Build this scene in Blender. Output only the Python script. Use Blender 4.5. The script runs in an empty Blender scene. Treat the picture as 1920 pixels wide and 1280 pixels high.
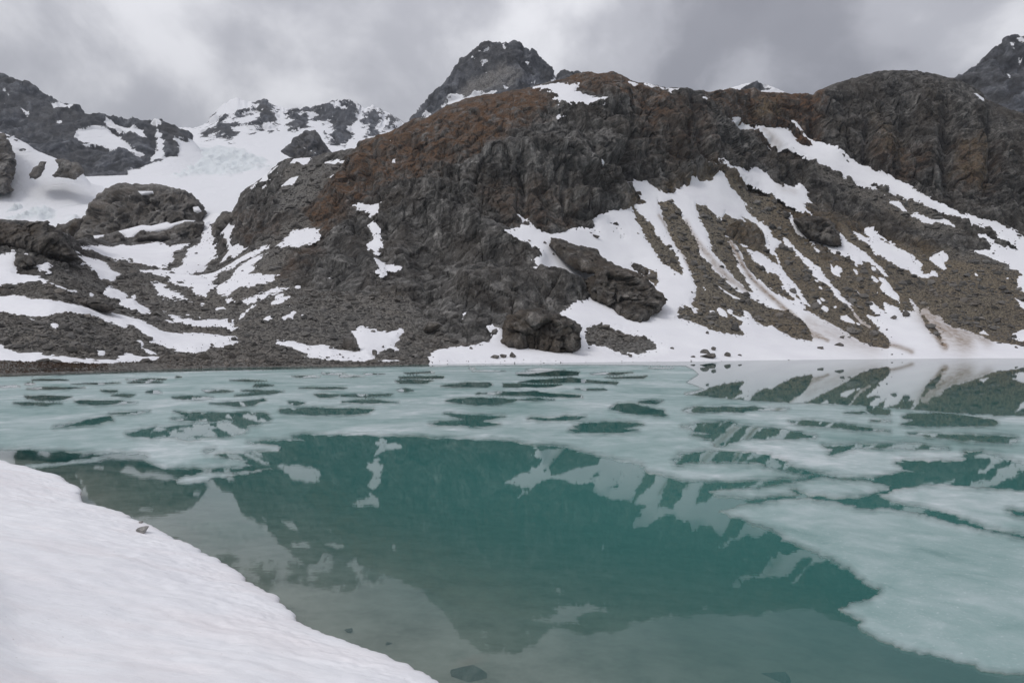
import bpy, math, random
import numpy as np
from mathutils import Vector
from mathutils.geometry import delaunay_2d_cdt

scene = bpy.context.scene
col = scene.collection
rad = math.radians

# ------------------------------------------------------------------ camera
CAM_H, FPX, CX, HORIZ = 6.0, 1280.0, 960.0, 646.0
cam = bpy.data.cameras.new("camera")
cam.sensor_width = 36.0
cam.lens = 24.0
cam.shift_y = 6.0 / 1920.0
cam.clip_start = 0.1
cam.clip_end = 20000
cam_ob = bpy.data.objects.new("camera", cam)
cam_ob.location = (0, 0, CAM_H)
cam_ob.rotation_euler = (rad(90), 0, 0)
col.objects.link(cam_ob)
scene.camera = cam_ob

# ------------------------------------------------------------------ world: overcast sky
SUN_EL, SUN_AZ = 50.0, -125.0          # azimuth from +Y, positive towards +X
w = bpy.data.worlds.new("World")
scene.world = w
w.use_nodes = True
nt = w.node_tree
nt.nodes.clear()
def N(tree, kind, **kw):
    n = tree.nodes.new(kind)
    for k, v in kw.items():
        setattr(n, k, v)
    return n
def L(tree, a, b):
    tree.links.new(a, b)
def math_node(tree, op, a, b=None, clamp=False):
    n = N(tree, 'ShaderNodeMath', operation=op, use_clamp=clamp)
    for i, v in enumerate((a, b)):
        if v is None: continue
        if isinstance(v, (int, float)): n.inputs[i].default_value = v
        else: L(tree, v, n.inputs[i])
    return n.outputs[0]
def ramp(tree, fac, stops, interp='LINEAR'):
    n = N(tree, 'ShaderNodeValToRGB')
    n.color_ramp.interpolation = interp
    e = n.color_ramp.elements
    while len(e) < len(stops): e.new(0.5)
    for el, (p, c) in zip(e, stops):
        el.position = p
        el.color = (c, c, c, 1) if isinstance(c, (int, float)) else (*c, 1)
    L(tree, fac, n.inputs[0])
    return n.outputs[0]
def mixc(tree, fac, a, b, blend='MIX'):
    n = N(tree, 'ShaderNodeMix', data_type='RGBA', blend_type=blend)
    for sock, v in ((n.inputs[0], fac), (n.inputs[6], a), (n.inputs[7], b)):
        if isinstance(v, (int, float)): sock.default_value = v
        elif isinstance(v, tuple): sock.default_value = (*v, 1)
        else: L(tree, v, sock)
    return n.outputs[2]
def noise_node(tree, vec, scale, detail=4, rough=0.55, dist=0.0, dims='3D', w=0.0):
    n = N(tree, 'ShaderNodeTexNoise', noise_dimensions=dims)
    n.inputs['Scale'].default_value = scale
    n.inputs['Detail'].default_value = detail
    n.inputs['Roughness'].default_value = rough
    n.inputs['Distortion'].default_value = dist
    if dims == '4D': n.inputs['W'].default_value = w
    L(tree, vec, n.inputs['Vector'])
    return n.outputs['Fac']

sky = N(nt, 'ShaderNodeTexSky', sky_type='NISHITA')
sky.sun_disc = False
sky.sun_elevation = rad(SUN_EL)
sky.sun_rotation = rad(SUN_AZ)
tc = N(nt, 'ShaderNodeTexCoord')
sep = N(nt, 'ShaderNodeSeparateXYZ'); L(nt, tc.outputs['Generated'], sep.inputs[0])
zc = math_node(nt, 'MAXIMUM', sep.outputs[2], 0.0)
zden = math_node(nt, 'ADD', zc, 0.6)
cx = math_node(nt, 'DIVIDE', sep.outputs[0], zden)
cy = math_node(nt, 'DIVIDE', sep.outputs[1], zden)
comb = N(nt, 'ShaderNodeCombineXYZ'); L(nt, math_node(nt, 'SUBTRACT', cx, 0.14), comb.inputs[0]); L(nt, cy, comb.inputs[1])
CLOUD_W = 26.67
big = noise_node(nt, comb.outputs[0], 1.55, 3, 0.5, 0.3, '4D', CLOUD_W)
mid = noise_node(nt, comb.outputs[0], 4.2, 8, 0.55, 0.25, '4D', CLOUD_W * 1.7 + 5)
cl = math_node(nt, 'ADD', math_node(nt, 'MULTIPLY', big, 0.60), math_node(nt, 'MULTIPLY', mid, 0.40))
ccol = ramp(nt, cl, [(0.38, (2.1, 2.12, 2.42)), (0.465, (2.75, 2.78, 3.1)), (0.53, (4.3, 4.34, 4.72)), (0.62, (7.4, 7.42, 7.75))], 'EASE')
grad = math_node(nt, 'ADD', math_node(nt, 'MULTIPLY', zc, 1.5), 0.62)     # an overcast sky is brighter overhead
ccol2 = mixc(nt, 1.0, ccol, grad, 'MULTIPLY')
skymix = mixc(nt, 0.93, sky.outputs[0], ccol2)
bg = N(nt, 'ShaderNodeBackground'); bg.inputs[1].default_value = 0.1
L(nt, skymix, bg.inputs[0])
wo = N(nt, 'ShaderNodeOutputWorld'); L(nt, bg.outputs[0], wo.inputs[0])

# ------------------------------------------------------------------ sun behind cloud
sd_ = bpy.data.lights.new("sun", 'SUN')
sd_.energy = 1.12
sd_.angle = rad(16)
sd_.color = (1.0, 0.965, 0.92)
sun = bpy.data.objects.new("sun", sd_)
d = Vector((math.sin(rad(SUN_AZ)) * math.cos(rad(SUN_EL)), math.cos(rad(SUN_AZ)) * math.cos(rad(SUN_EL)), math.sin(rad(SUN_EL))))
sun.rotation_euler = (-d).to_track_quat('-Z', 'Y').to_euler()
sun.location = d * 500
col.objects.link(sun)

scene.view_settings.view_transform = 'Standard'
scene.view_settings.look = 'None'
scene.view_settings.gamma = 1
scene.view_settings.exposure = 0.0
scene.render.engine = 'CYCLES'
scene.cycles.use_denoising = True
scene.cycles.denoising_prefilter = 'ACCURATE'
scene.cycles.max_bounces = 6
scene.cycles.transparent_max_bounces = 12
scene.cycles.sample_clamp_indirect = 10

# ------------------------------------------------------------------ numeric helpers
rng = np.random.default_rng(7)
_perm = np.concatenate([rng.permutation(256)] * 3).astype(np.int32)
_g = rng.normal(size=(256, 3)); _g /= np.linalg.norm(_g, axis=1)[:, None]
_g = _g.astype(np.float32)
def perlin(x, y, z):
    x = np.asarray(x, np.float32); y = np.asarray(y, np.float32); z = np.asarray(z, np.float32)
    xi = np.floor(x).astype(np.int32); yi = np.floor(y).astype(np.int32); zi = np.floor(z).astype(np.int32)
    xf = x - xi; yf = y - yi; zf = z - zi
    xi &= 255; yi &= 255; zi &= 255
    u = xf * xf * xf * (xf * (xf * 6 - 15) + 10)
    v = yf * yf * yf * (yf * (yf * 6 - 15) + 10)
    t = zf * zf * zf * (zf * (zf * 6 - 15) + 10)
    def corner(a, b, c):
        h = _perm[_perm[_perm[xi + a] + yi + b] + zi + c]
        g = _g[h]
        return g[..., 0] * (xf - a) + g[..., 1] * (yf - b) + g[..., 2] * (zf - c)
    x00 = corner(0, 0, 0); x00 += u * (corner(1, 0, 0) - x00)
    x10 = corner(0, 1, 0); x10 += u * (corner(1, 1, 0) - x10)
    x01 = corner(0, 0, 1); x01 += u * (corner(1, 0, 1) - x01)
    x11 = corner(0, 1, 1); x11 += u * (corner(1, 1, 1) - x11)
    y0 = x00 + v * (x10 - x00); y1 = x01 + v * (x11 - x01)
    return (y0 + t * (y1 - y0)) * 1.5
def fbm(P, scale, octs=4, gain=0.5, seed=0.0, zs=1.0):
    out = 0; a = 1.0; s = scale
    for o in range(octs):
        out = out + a * perlin(P[..., 0] / s + seed + o * 17.3, P[..., 1] / s + seed * 1.7, P[..., 2] / (s * zs) - seed)
        a *= gain; s *= 0.5
    return out
def ridged(P, scale, octs=4, gain=0.55, seed=0.0, zs=1.0):
    out = 0; a = 1.0; s = scale
    for o in range(octs):
        n = perlin(P[..., 0] / s + seed + o * 11.1, P[..., 1] / s + seed * 1.3, P[..., 2] / (s * zs) - seed)
        out = out + a * (0.45 - np.abs(n) * 1.6)
        a *= gain; s *= 0.47
    return out
def cellular(P, seed=0):
    """value of the nearest jittered cell and the distance to the cell border"""
    ip = np.floor(P).astype(np.int32); fp = (P - ip).astype(np.float32)
    n = len(P); f1 = np.full(n, 9.0, np.float32); f2 = f1.copy(); val = np.zeros(n, np.float32)
    for a in (-1, 0, 1):
        for b in (-1, 0, 1):
            for c in (-1, 0, 1):
                h = _perm[_perm[_perm[(ip[:, 0] + a + seed) & 255] + ((ip[:, 1] + b) & 255)] + ((ip[:, 2] + c) & 255)]
                j = _g[h] * 0.42 + 0.5
                dd = (j[:, 0] + a - fp[:, 0]) ** 2 + (j[:, 1] + b - fp[:, 1]) ** 2 + (j[:, 2] + c - fp[:, 2]) ** 2
                m = dd < f1
                f2 = np.where(m, f1, np.minimum(f2, dd)); val = np.where(m, h / 255.0, val); f1 = np.where(m, dd, f1)
    return val, np.sqrt(f2) - np.sqrt(f1)
SHEAR = np.array([[1, 0, 0.0], [0.0, 1, 0.0], [0.30, 0.0, 1]], np.float32)
def blocks(P, size, seed, tall=1.8):
    q = (P @ SHEAR.T) / np.array([size, size, size * tall], np.float32)
    return cellular(q.astype(np.float32), seed)
def smooth(a, lo, hi):
    t = np.clip((a - lo) / (hi - lo), 0, 1)
    return t * t * (3 - 2 * t)
REG = {0: (0, 0, 1.0), 1: (0, 100, 3.0), 2: (0, 380, 3.0), 3: (440, 60, 3.0), 4: (440, 380, 3.0), 5: (900, 60, 3.0), 6: (900, 380, 3.0),
       7: (1400, 60, 3.6923), 8: (1400, 380, 3.6923), 9: (0, 670, 3.0), 10: (640, 670, 3.0), 11: (1280, 670, 3.0), 12: (0, 950, 3.0), 13: (1280, 950, 3.0)}
def RG(r, pts):
    ox, oy, s = REG[r]
    return [(ox + a / s, oy + b / s) for a, b in pts]
def sdist(px, py, poly):
    """signed distance (positive inside) of points to a polygon"""
    P = np.asarray(poly, np.float32)
    A = P; B = np.roll(P, -1, 0)
    best = np.full(px.shape, 1e9, np.float32); ins = np.zeros(px.shape, bool)
    for (ax, ay), (bx, by) in zip(A, B):
        ex, ey = bx - ax, by - ay
        l2 = ex * ex + ey * ey
        if l2 < 1e-9: continue
        dx = px - ax; dy = py - ay
        t = np.clip((dx * ex + dy * ey) / l2, 0, 1)
        best = np.minimum(best, (dx - t * ex) ** 2 + (dy - t * ey) ** 2)
        if ay != by:
            c = (ay > py) != (by > py)
            ins ^= c & (px < ex * (py - ay) / ey + ax)
    dd = np.sqrt(best)
    return np.where(ins, dd, -dd)
def sd_box(px, py, poly, pad=14):
    P = np.asarray(poly)
    m = (px > P[:, 0].min() - pad) & (px < P[:, 0].max() + pad) & (py > P[:, 1].min() - pad) & (py < P[:, 1].max() + pad)
    out = np.full(px.shape, -99.0, np.float32)
    if m.any(): out[m] = sdist(px[m], py[m], poly)
    return out
def line_dist(px, py, pts):
    best = np.full(px.shape, 1e9, np.float32)
    for (ax, ay), (bx, by) in zip(pts[:-1], pts[1:]):
        ex, ey = bx - ax, by - ay
        t = np.clip(((px - ax) * ex + (py - ay) * ey) / (ex * ex + ey * ey + 1e-9), 0, 1)
        best = np.minimum(best, (px - ax - t * ex) ** 2 + (py - ay - t * ey) ** 2)
    return np.sqrt(best)
def world_pt(x, y, Y):
    return np.stack([(x - CX) / FPX * Y, Y + 0 * x, CAM_H + (HORIZ - y) / FPX * Y], -1)
def to_px(P):
    Y = np.maximum(P[..., 1], 1e-3)
    return CX + P[..., 0] / Y * FPX, HORIZ - (P[..., 2] - CAM_H) / Y * FPX

# ------------------------------------------------------------------ mesh helpers
def mesh_obj(name, verts, faces, mat, parent=None, smooth_sh=True, attrs=None, loops=4):
    """faces: int array (n, 3|4) or list of such arrays"""
    me = bpy.data.meshes.new(name)
    verts = np.ascontiguousarray(verts, np.float32).reshape(-1, 3)
    fl = faces if isinstance(faces, list) else [faces]
    fl = [np.asarray(f, np.int32) for f in fl if len(f)]
    counts = np.concatenate([np.full(len(f), f.shape[1], np.int32) for f in fl])
    idx = np.concatenate([f.ravel() for f in fl])
    me.vertices.add(len(verts)); me.vertices.foreach_set('co', verts.ravel())
    me.loops.add(len(idx)); me.loops.foreach_set('vertex_index', idx)
    me.polygons.add(len(counts))
    st = np.concatenate([[0], np.cumsum(counts)[:-1]]).astype(np.int32)
    me.polygons.foreach_set('loop_start', st)
    me.polygons.foreach_set('loop_total', counts)
    me.polygons.foreach_set('use_smooth', np.full(len(counts), smooth_sh))
    for k, v in (attrs or {}).items():
        a = me.attributes.new(k, 'FLOAT', 'POINT')
        a.data.foreach_set('value', np.ascontiguousarray(v, np.float32).ravel())
    me.update(calc_edges=True)
    me.materials.append(mat)
    ob = bpy.data.objects.new(name, me)
    col.objects.link(ob)
    if parent: ob.parent = parent
    return ob
def struct(o):
    o['kind'] = 'structure'; return o
def tag(o, label, cat, group=None):
    o['label'] = label; o['category'] = cat
    if group: o['group'] = group
    return o
def grid_faces(nr, nc, mask=None):
    i = np.arange(nr * nc).reshape(nr, nc)
    f = np.stack([i[:-1, :-1], i[:-1, 1:], i[1:, 1:], i[1:, :-1]], -1)
    if mask is not None: return f[mask]
    return f.reshape(-1, 4)
def submesh(V, F, attrs=None):
    used = np.unique(F)
    remap = np.zeros(used.max() + 1, np.int32); remap[used] = np.arange(len(used))
    return V[used], remap[F], {k: v[used] for k, v in (attrs or {}).items()}
def grid_normals(P):
    du = np.gradient(P, axis=1); dv = np.gradient(P, axis=0)
    n = np.cross(du, dv)
    n /= np.linalg.norm(n, axis=-1, keepdims=True) + 1e-9
    return n.astype(np.float32)

# ------------------------------------------------------------------ materials
def new_mat(name):
    m = bpy.data.materials.new(name); m.use_nodes = True
    t = m.node_tree; t.nodes.clear()
    out = N(t, 'ShaderNodeOutputMaterial'); b = N(t, 'ShaderNodeBsdfPrincipled')
    L(t, b.outputs[0], out.inputs[0])
    return m, t, b, out
def attr(t, name):
    a = N(t, 'ShaderNodeAttribute', attribute_name=name); return a.outputs['Fac']
def scaled(t, vec, s):
    m = N(t, 'ShaderNodeMapping'); m.inputs['Scale'].default_value = s
    L(t, vec, m.inputs[0]); return m.outputs[0]
def rotated(t, vec, r):
    m = N(t, 'ShaderNodeMapping'); m.inputs['Rotation'].default_value = r
    L(t, vec, m.inputs[0]); return m.outputs[0]
def rock_mat(name, dark, midc, light, brown, rust=(0.15, 0.07, 0.03), k=1.0, scree_col=(0.115, 0.105, 0.095), bump=0.6, snow_attr=False, obj_coords=False):
    m, t, b, out = new_mat(name)
    if obj_coords: pos = N(t, 'ShaderNodeTexCoord').outputs['Object']
    else: pos = N(t, 'ShaderNodeNewGeometry').outputs['Position']
    large = noise_node(t, pos, 0.03 * k, 5, 0.6)
    streak = noise_node(t, scaled(t, pos, (1, 1, 0.3)), 0.22 * k, 9, 0.68, 0.6)
    fine = noise_node(t, pos, 1.1 * k, 8, 0.7)
    c = ramp(t, streak, [(0.30, dark), (0.47, midc), (0.66, light)])
    fol = noise_node(t, scaled(t, rotated(t, pos, (0.0, 0.42, 0.2)), (0.22, 0.5, 1.5)), 0.22 * k, 8, 0.62, 0.7)     # foliation
    c = mixc(t, 1.0, c, ramp(t, fol, [(0.33, 0.68), (0.5, 1.0), (0.68, 1.45)]), 'MULTIPLY')
    stain = noise_node(t, scaled(t, pos, (1, 1, 0.10)), 0.11 * k, 6, 0.6, 0.3)
    c = mixc(t, 1.0, c, ramp(t, stain, [(0.36, 0.42), (0.50, 1.0), (0.7, 1.25)]), 'MULTIPLY')
    c = mixc(t, 1.0, c, ramp(t, attr(t, 'tone'), [(0.1, 0.55), (0.9, 1.5)]), 'MULTIPLY')
    c = mixc(t, ramp(t, large, [(0.44, 0.0), (0.64, 0.6)]), c, mixc(t, fine, tuple(0.5 * x for x in brown), tuple(1.4 * x for x in brown)))
    rmask = math_node(t, 'MULTIPLY', attr(t, 'rust'), ramp(t, noise_node(t, pos, 0.12 * k, 7, 0.68, 0.8), [(0.36, 0.0), (0.56, 0.85)]))
    c = mixc(t, rmask, c, mixc(t, fine, tuple(0.45 * x for x in rust), tuple(1.35 * x for x in rust)))
    tmask = math_node(t, 'MULTIPLY', attr(t, 'tan'), ramp(t, noise_node(t, pos, 0.2 * k, 6, 0.7, 0.5), [(0.38, 0.0), (0.6, 1.0)]))
    c = mixc(t, tmask, c, mixc(t, fine, (0.07, 0.05, 0.03), (0.26, 0.19, 0.11)))
    # scree: a litter of pale and dark stones
    vor = N(t, 'ShaderNodeTexVoronoi'); vor.inputs['Scale'].default_value = 2.0 * k; L(t, pos, vor.inputs['Vector'])
    sepc = N(t, 'ShaderNodeSeparateColor'); L(t, vor.outputs['Color'], sepc.inputs[0])
    sv = math_node(t, 'ADD', math_node(t, 'MULTIPLY', sepc.outputs[0], 0.9), math_node(t, 'MULTIPLY', fine, 0.7))
    sc = mixc(t, 1.0, scree_col, ramp(t, sv, [(0.25, 0.55), (0.8, 0.95), (1.2, 1.5)]), 'MULTIPLY')
    sc = mixc(t, ramp(t, large, [(0.4, 0.0), (0.65, 0.55)]), sc, mixc(t, 1.0, sc, (1.07, 0.97, 0.86), 'MULTIPLY'))
    sm = attr(t, 'scree')
    sc = mixc(t, attr(t, 'tan'), sc, mixc(t, 1.0, sc, (1.22, 1.06, 0.78), 'MULTIPLY'))
    c = mixc(t, sm, c, sc)
    c = mixc(t, 1.0, c, ramp(t, fine, [(0.30, 0.55), (0.5, 1.0), (0.70, 1.45)]), 'MULTIPLY')
    rough = 0.85
    if snow_attr:
        sd = attr(t, 'snow')
        nn = noise_node(t, pos, 0.05 * k * 2.2, 6, 0.65)
        nn2 = noise_node(t, scaled(t, pos, (1, 1, 0.5)), 0.02 * k * 2.2, 4, 0.6)
        s = math_node(t, 'ADD', sd, math_node(t, 'MULTIPLY', math_node(t, 'SUBTRACT', math_node(t, 'ADD', nn, nn2), 1.0), 26.0))
        s = ramp(t, math_node(t, 'ADD', math_node(t, 'MULTIPLY', s, 0.4), 0.5, True), [(0.3, 0.0), (0.7, 1.0)])
        snowc = mixc(t, attr(t, 'blue'), (0.84, 0.85, 0.88), (0.755, 0.80, 0.825))
        c = mixc(t, s, c, snowc)
    L(t, c, b.inputs['Base Color'])
    b.inputs['Roughness'].default_value = rough
    b.inputs['Specular IOR Level'].default_value = 0.25
    h = math_node(t, 'ADD', math_node(t, 'MULTIPLY', fine, 0.7), math_node(t, 'ADD', math_node(t, 'MULTIPLY', streak, 1.2), math_node(t, 'MULTIPLY', fol, 1.6)))
    h = math_node(t, 'ADD', h, math_node(t, 'MULTIPLY', math_node(t, 'MULTIPLY', vor.outputs['Distance'], sm), -0.5))
    bn = N(t, 'ShaderNodeBump'); bn.inputs['Strength'].default_value = bump; bn.inputs['Distance'].default_value = 1.0 / k
    L(t, h, bn.inputs['Height']); L(t, bn.outputs[0], b.inputs['Normal'])
    return m
M_ROCK = rock_mat('mountain_rock', (0.022, 0.0215, 0.021), (0.076, 0.0735, 0.069), (0.205, 0.198, 0.188), (0.072, 0.060, 0.049), rust=(0.14, 0.074, 0.036), scree_col=(0.138, 0.133, 0.124), bump=0.9)
M_RIGHT = rock_mat('dark_cliff_rock', (0.018, 0.0175, 0.017), (0.056, 0.053, 0.049), (0.155, 0.148, 0.138), (0.060, 0.049, 0.038), rust=(0.15, 0.076, 0.036), scree_col=(0.128, 0.12, 0.108), bump=0.9)
M_FAR = rock_mat('far_rock', (0.022, 0.024, 0.029), (0.056, 0.060, 0.069), (0.135, 0.14, 0.15), (0.070, 0.068, 0.066), k=0.3, scree_col=(0.17, 0.17, 0.168), snow_attr=True)
M_OUT = rock_mat('outcrop_rock', (0.02, 0.0195, 0.019), (0.056, 0.053, 0.050), (0.15, 0.142, 0.132), (0.070, 0.053, 0.039), k=1.3, bump=0.8)
M_DOME = rock_mat('dome_rock', (0.04, 0.039, 0.037), (0.095, 0.092, 0.088), (0.21, 0.203, 0.193), (0.105, 0.09, 0.075), k=0.8, bump=0.8)
M_STONE = rock_mat('stone_rock', (0.2, 0.197, 0.19), (0.3, 0.295, 0.285), (0.42, 0.41, 0.40), (0.2, 0.18, 0.16), k=8.0, obj_coords=True, bump=0.3)
M_BOULDER = rock_mat('boulder_rock', (0.05, 0.048, 0.045), (0.11, 0.105, 0.10), (0.2, 0.19, 0.18), (0.10, 0.08, 0.06), k=3.0, obj_coords=True)

def snow_mat(name, base=(0.84, 0.845, 0.87), scale=1.0, pink=0.0):
    m, t, b, out = new_mat(name)
    pos = N(t, 'ShaderNodeNewGeometry').outputs['Position']
    n = noise_node(t, pos, 0.05 * scale, 6, 0.6)
    c = mixc(t, ramp(t, n, [(0.35, 0.0), (0.7, 1.0)]), base, tuple(x * y for x, y in zip(base, (0.92, 0.915, 0.93))))
    if pink:
        p = noise_node(t, scaled(t, pos, (0.5, 1.4, 1)), 0.55, 5, 0.6)
        c = mixc(t, ramp(t, p, [(0.45, 0.0), (0.75, pink)]), c, (0.80, 0.70, 0.69))
    if pink: c = mixc(t, ramp(t, noise_node(t, pos, 16.0, 2, 0.5), [(0.70, 0.0), (0.78, 0.35)]), c, (0.32, 0.27, 0.23))
    dn = noise_node(t, scaled(t, pos, (1, 1, 0.4)), 0.35 * scale, 7, 0.7)
    dm = math_node(t, 'MULTIPLY', attr(t, 'dirt'), ramp(t, dn, [(0.3, 0.45), (0.62, 1.15)]))
    c = mixc(t, dm, c, (0.26, 0.195, 0.14))
    L(t, c, b.inputs['Base Color'])
    b.inputs['Roughness'].default_value = 0.7
    b.inputs['Specular IOR Level'].default_value = 0.2
    f = noise_node(t, scaled(t, pos, (0.6, 1.6, 1.0)) if pink else pos, 1.2 * scale, 6, 0.6)
    bn = N(t, 'ShaderNodeBump'); bn.inputs['Strength'].default_value = 0.2 if pink else 0.35; bn.inputs['Distance'].default_value = 0.5 / scale
    L(t, f, bn.inputs['Height']); L(t, bn.outputs[0], b.inputs['Normal'])
    return m
M_SNOW = snow_mat('old_snow')
M_BANK = snow_mat('bank_snow', (0.86, 0.867, 0.888), 3.0, 0.35)

# ------------------------------------------------------------------ loft: terrain from sections
def pchip_cols(K, n):
    """K: (knots, cols) -> (n, cols) monotone cubic through the knots at uniform parameter"""
    k = K.shape[0]
    dlt = np.diff(K, axis=0)
    m = np.zeros_like(K)
    m[0] = dlt[0]; m[-1] = dlt[-1]
    a, b = dlt[:-1], dlt[1:]
    same = a * b > 0
    m[1:-1] = np.where(same, 2 * a * b / np.where(same, a + b, 1), 0)
    t = np.linspace(0, k - 1 - 1e-6, n)
    i = t.astype(int); f = (t - i)[:, None]
    h00 = 2 * f ** 3 - 3 * f ** 2 + 1; h10 = f ** 3 - 2 * f ** 2 + f
    h01 = -2 * f ** 3 + 3 * f ** 2; h11 = f ** 3 - f ** 2
    return h00 * K[i] + h10 * m[i] + h01 * K[i + 1] + h11 * m[i + 1]
def gauss1(a, s):
    if s < 0.5: return a
    r = int(3 * s) + 1
    k = np.exp(-0.5 * (np.arange(-r, r + 1) / s) ** 2); k /= k.sum()
    return np.convolve(np.pad(a, r, mode='edge'), k, mode='valid')
def loft(stations, xs, nrows, crest=None, front=None, back=((40, -8), (220, -110)), smooth_px=14, hid=0.15):
    """stations {x: [(y, Y)...] shore..crest}; returns grid P (nrows, ncols, 3)"""
    sx = np.array(sorted(stations)); K = len(stations[sx[0]])
    xo = xs; xs = np.linspace(xo[0], xo[-1], int((xo[-1] - xo[0]) / 1.6)); step = xs[1] - xs[0]
    kn = []
    for k in range(K):
        y = np.interp(xs, sx, [stations[s][k][0] for s in sx])
        Y = np.interp(xs, sx, [stations[s][k][1] for s in sx])
        Y = gauss1(Y, smooth_px / step)
        if k == K - 1 and crest is not None:
            c = np.array(crest); y = np.interp(xs, c[:, 0], c[:, 1])
        else: y = gauss1(y, smooth_px / step)
        kn.append((np.interp(xo, xs, Y), np.interp(xo, xs, CAM_H + (HORIZ - y) / FPX * Y)))
    xs = xo
    if front is not None: kn.insert(0, (kn[0][0] + front[0], kn[0][1] + front[1]))
    Yc, Zc = kn[-1]
    for dy, dz in back: kn.append((Yc + dy, Zc + dz))
    KY = np.array([a for a, b in kn]); KZ = np.array([b for a, b in kn])
    n = 400
    Y = pchip_cols(KY, n); Z = pchip_cols(KZ, n)
    py = HORIZ - (Z - CAM_H) / Y * FPX
    arc = np.sqrt(np.diff(Y, axis=0) ** 2 + np.diff(Z, axis=0) ** 2) / Y[1:] * FPX
    wgt = np.abs(np.diff(py, axis=0)) * (np.diff(py, axis=0) < 0) + hid * arc + 1e-4
    cum = np.concatenate([np.zeros((1, len(xs))), np.cumsum(wgt, axis=0)]); cum /= cum[-1]
    v = np.linspace(0, 1, nrows)
    P = np.zeros((nrows, len(xs), 3), np.float32)
    for j in range(len(xs)):
        P[:, j, 1] = np.interp(v, cum[:, j], Y[:, j]); P[:, j, 2] = np.interp(v, cum[:, j], Z[:, j])
    P[..., 0] = (xs[None, :] - CX) / FPX * P[..., 1]
    return P

# ================================================================== NEAR TERRAIN
ST = {
 -300: [(706,128),(640,165),(580,200),(520,240),(470,280),(430,300),(410,320)],
 0: [(702,137),(650,165),(590,195),(530,230),(480,275),(440,295),(420,312)],
 100: [(700,142),(655,165),(600,190),(535,225),(495,270),(460,292),(432,308)],
 140: [(699,146),(655,168),(600,195),(545,235),(505,290),(480,340),(458,420)],
 200: [(697,150),(660,175),(615,205),(565,250),(520,320),(490,420),(445,620)],
 300: [(693,163),(665,185),(625,215),(575,270),(530,350),(490,450),(440,640)],
 400: [(690,174),(650,205),(610,245),(560,310),(510,410),(450,540),(400,690)],
 440: [(689,178),(650,210),(605,255),(550,315),(490,400),(435,470),(397,540)],
 520: [(688,183),(640,220),(590,260),(530,320),(450,390),(380,450),(309,520)],
 620: [(687,187),(640,225),(580,275),(520,325),(440,385),(360,435),(290,490)],
 700: [(686,192),(640,230),(570,280),(500,320),(440,365),(350,410),(258,470)],
 800: [(683,207),(640,240),(580,280),(500,325),(420,365),(310,405),(218,470)],
 900: [(681,219),(640,245),(570,275),(490,315),(400,355),(280,395),(180,480)],
 1000: [(680,226),(645,250),(580,280),(500,320),(400,360),(270,400),(164,490)],
 1085: [(679,233),(645,258),(560,305),(450,355),(370,385),(260,415),(142,500)],
 1180: [(678,240),(650,268),(560,325),(430,395),(345,435),(230,462),(152,510)],
 1280: [(677,248),(650,278),(550,340),(430,415),(345,455),(240,482),(164,520)],
 1340: [(677,248),(650,282),(550,350),(430,425),(315,478),(240,500),(170,535)],
 1420: [(675,265),(650,298),(550,370),(430,450),(330,510),(240,555),(168,580)],
 1500: [(674,274),(650,308),(550,380),(440,460),(340,520),(255,560),(178,595)],
 1600: [(673,285),(650,318),(550,390),(430,475),(345,525),(250,555),(150,605)],
 1700: [(672,295),(650,324),(550,395),(450,465),(375,505),(270,540),(133,605)],
 1820: [(671,307),(650,333),(560,390),(470,448),(405,480),(290,520),(165,590)],
 1920: [(671,307),(650,333),(570,385),(490,438),(440,465),(320,505),(215,570)],
 2250: [(671,307),(650,333),(580,378),(520,424),(480,445),(400,482),(330,540)],
}
CREST = [(-300,410),(0,419),(60,421),(85,425),(110,436),(135,455),(160,450),(200,446),(300,440),(400,402),(440,397),(453,370),(467,355),(487,337),(507,322),(525,305),(537,299),
 (560,297),(587,298),(620,290),(655,280),(670,277),(677,267),(687,262),(727,250),(760,233),(777,227),(813,215),(833,203),(873,187),(907,178),(940,175),(987,167),(1002,163),
 (1067,147),(1087,142),(1130,140),(1147,139),(1163,143),(1183,153),(1207,157),(1250,168),(1277,164),(1300,164),(1327,170),(1367,168),(1420,170),(1467,175),(1481,178),(1525,178),
 (1546,167),(1573,157),(1606,148),(1622,140),(1655,133),(1722,133),(1760,141),(1787,149),(1822,166),(1847,187),(1874,198),(1920,215),(2250,330)]
xs_near = np.concatenate([np.linspace(-290, -40, 36, endpoint=False), np.linspace(-40, 1960, 1064), np.linspace(1967, 2210, 34)])
NC, NR = len(xs_near), 460
BASE = loft(ST, xs_near, NR, crest=CREST, front=(-30, -5), back=((28, -4), (70, -18), (230, -110)))
PX, PY = to_px(BASE)

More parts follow.
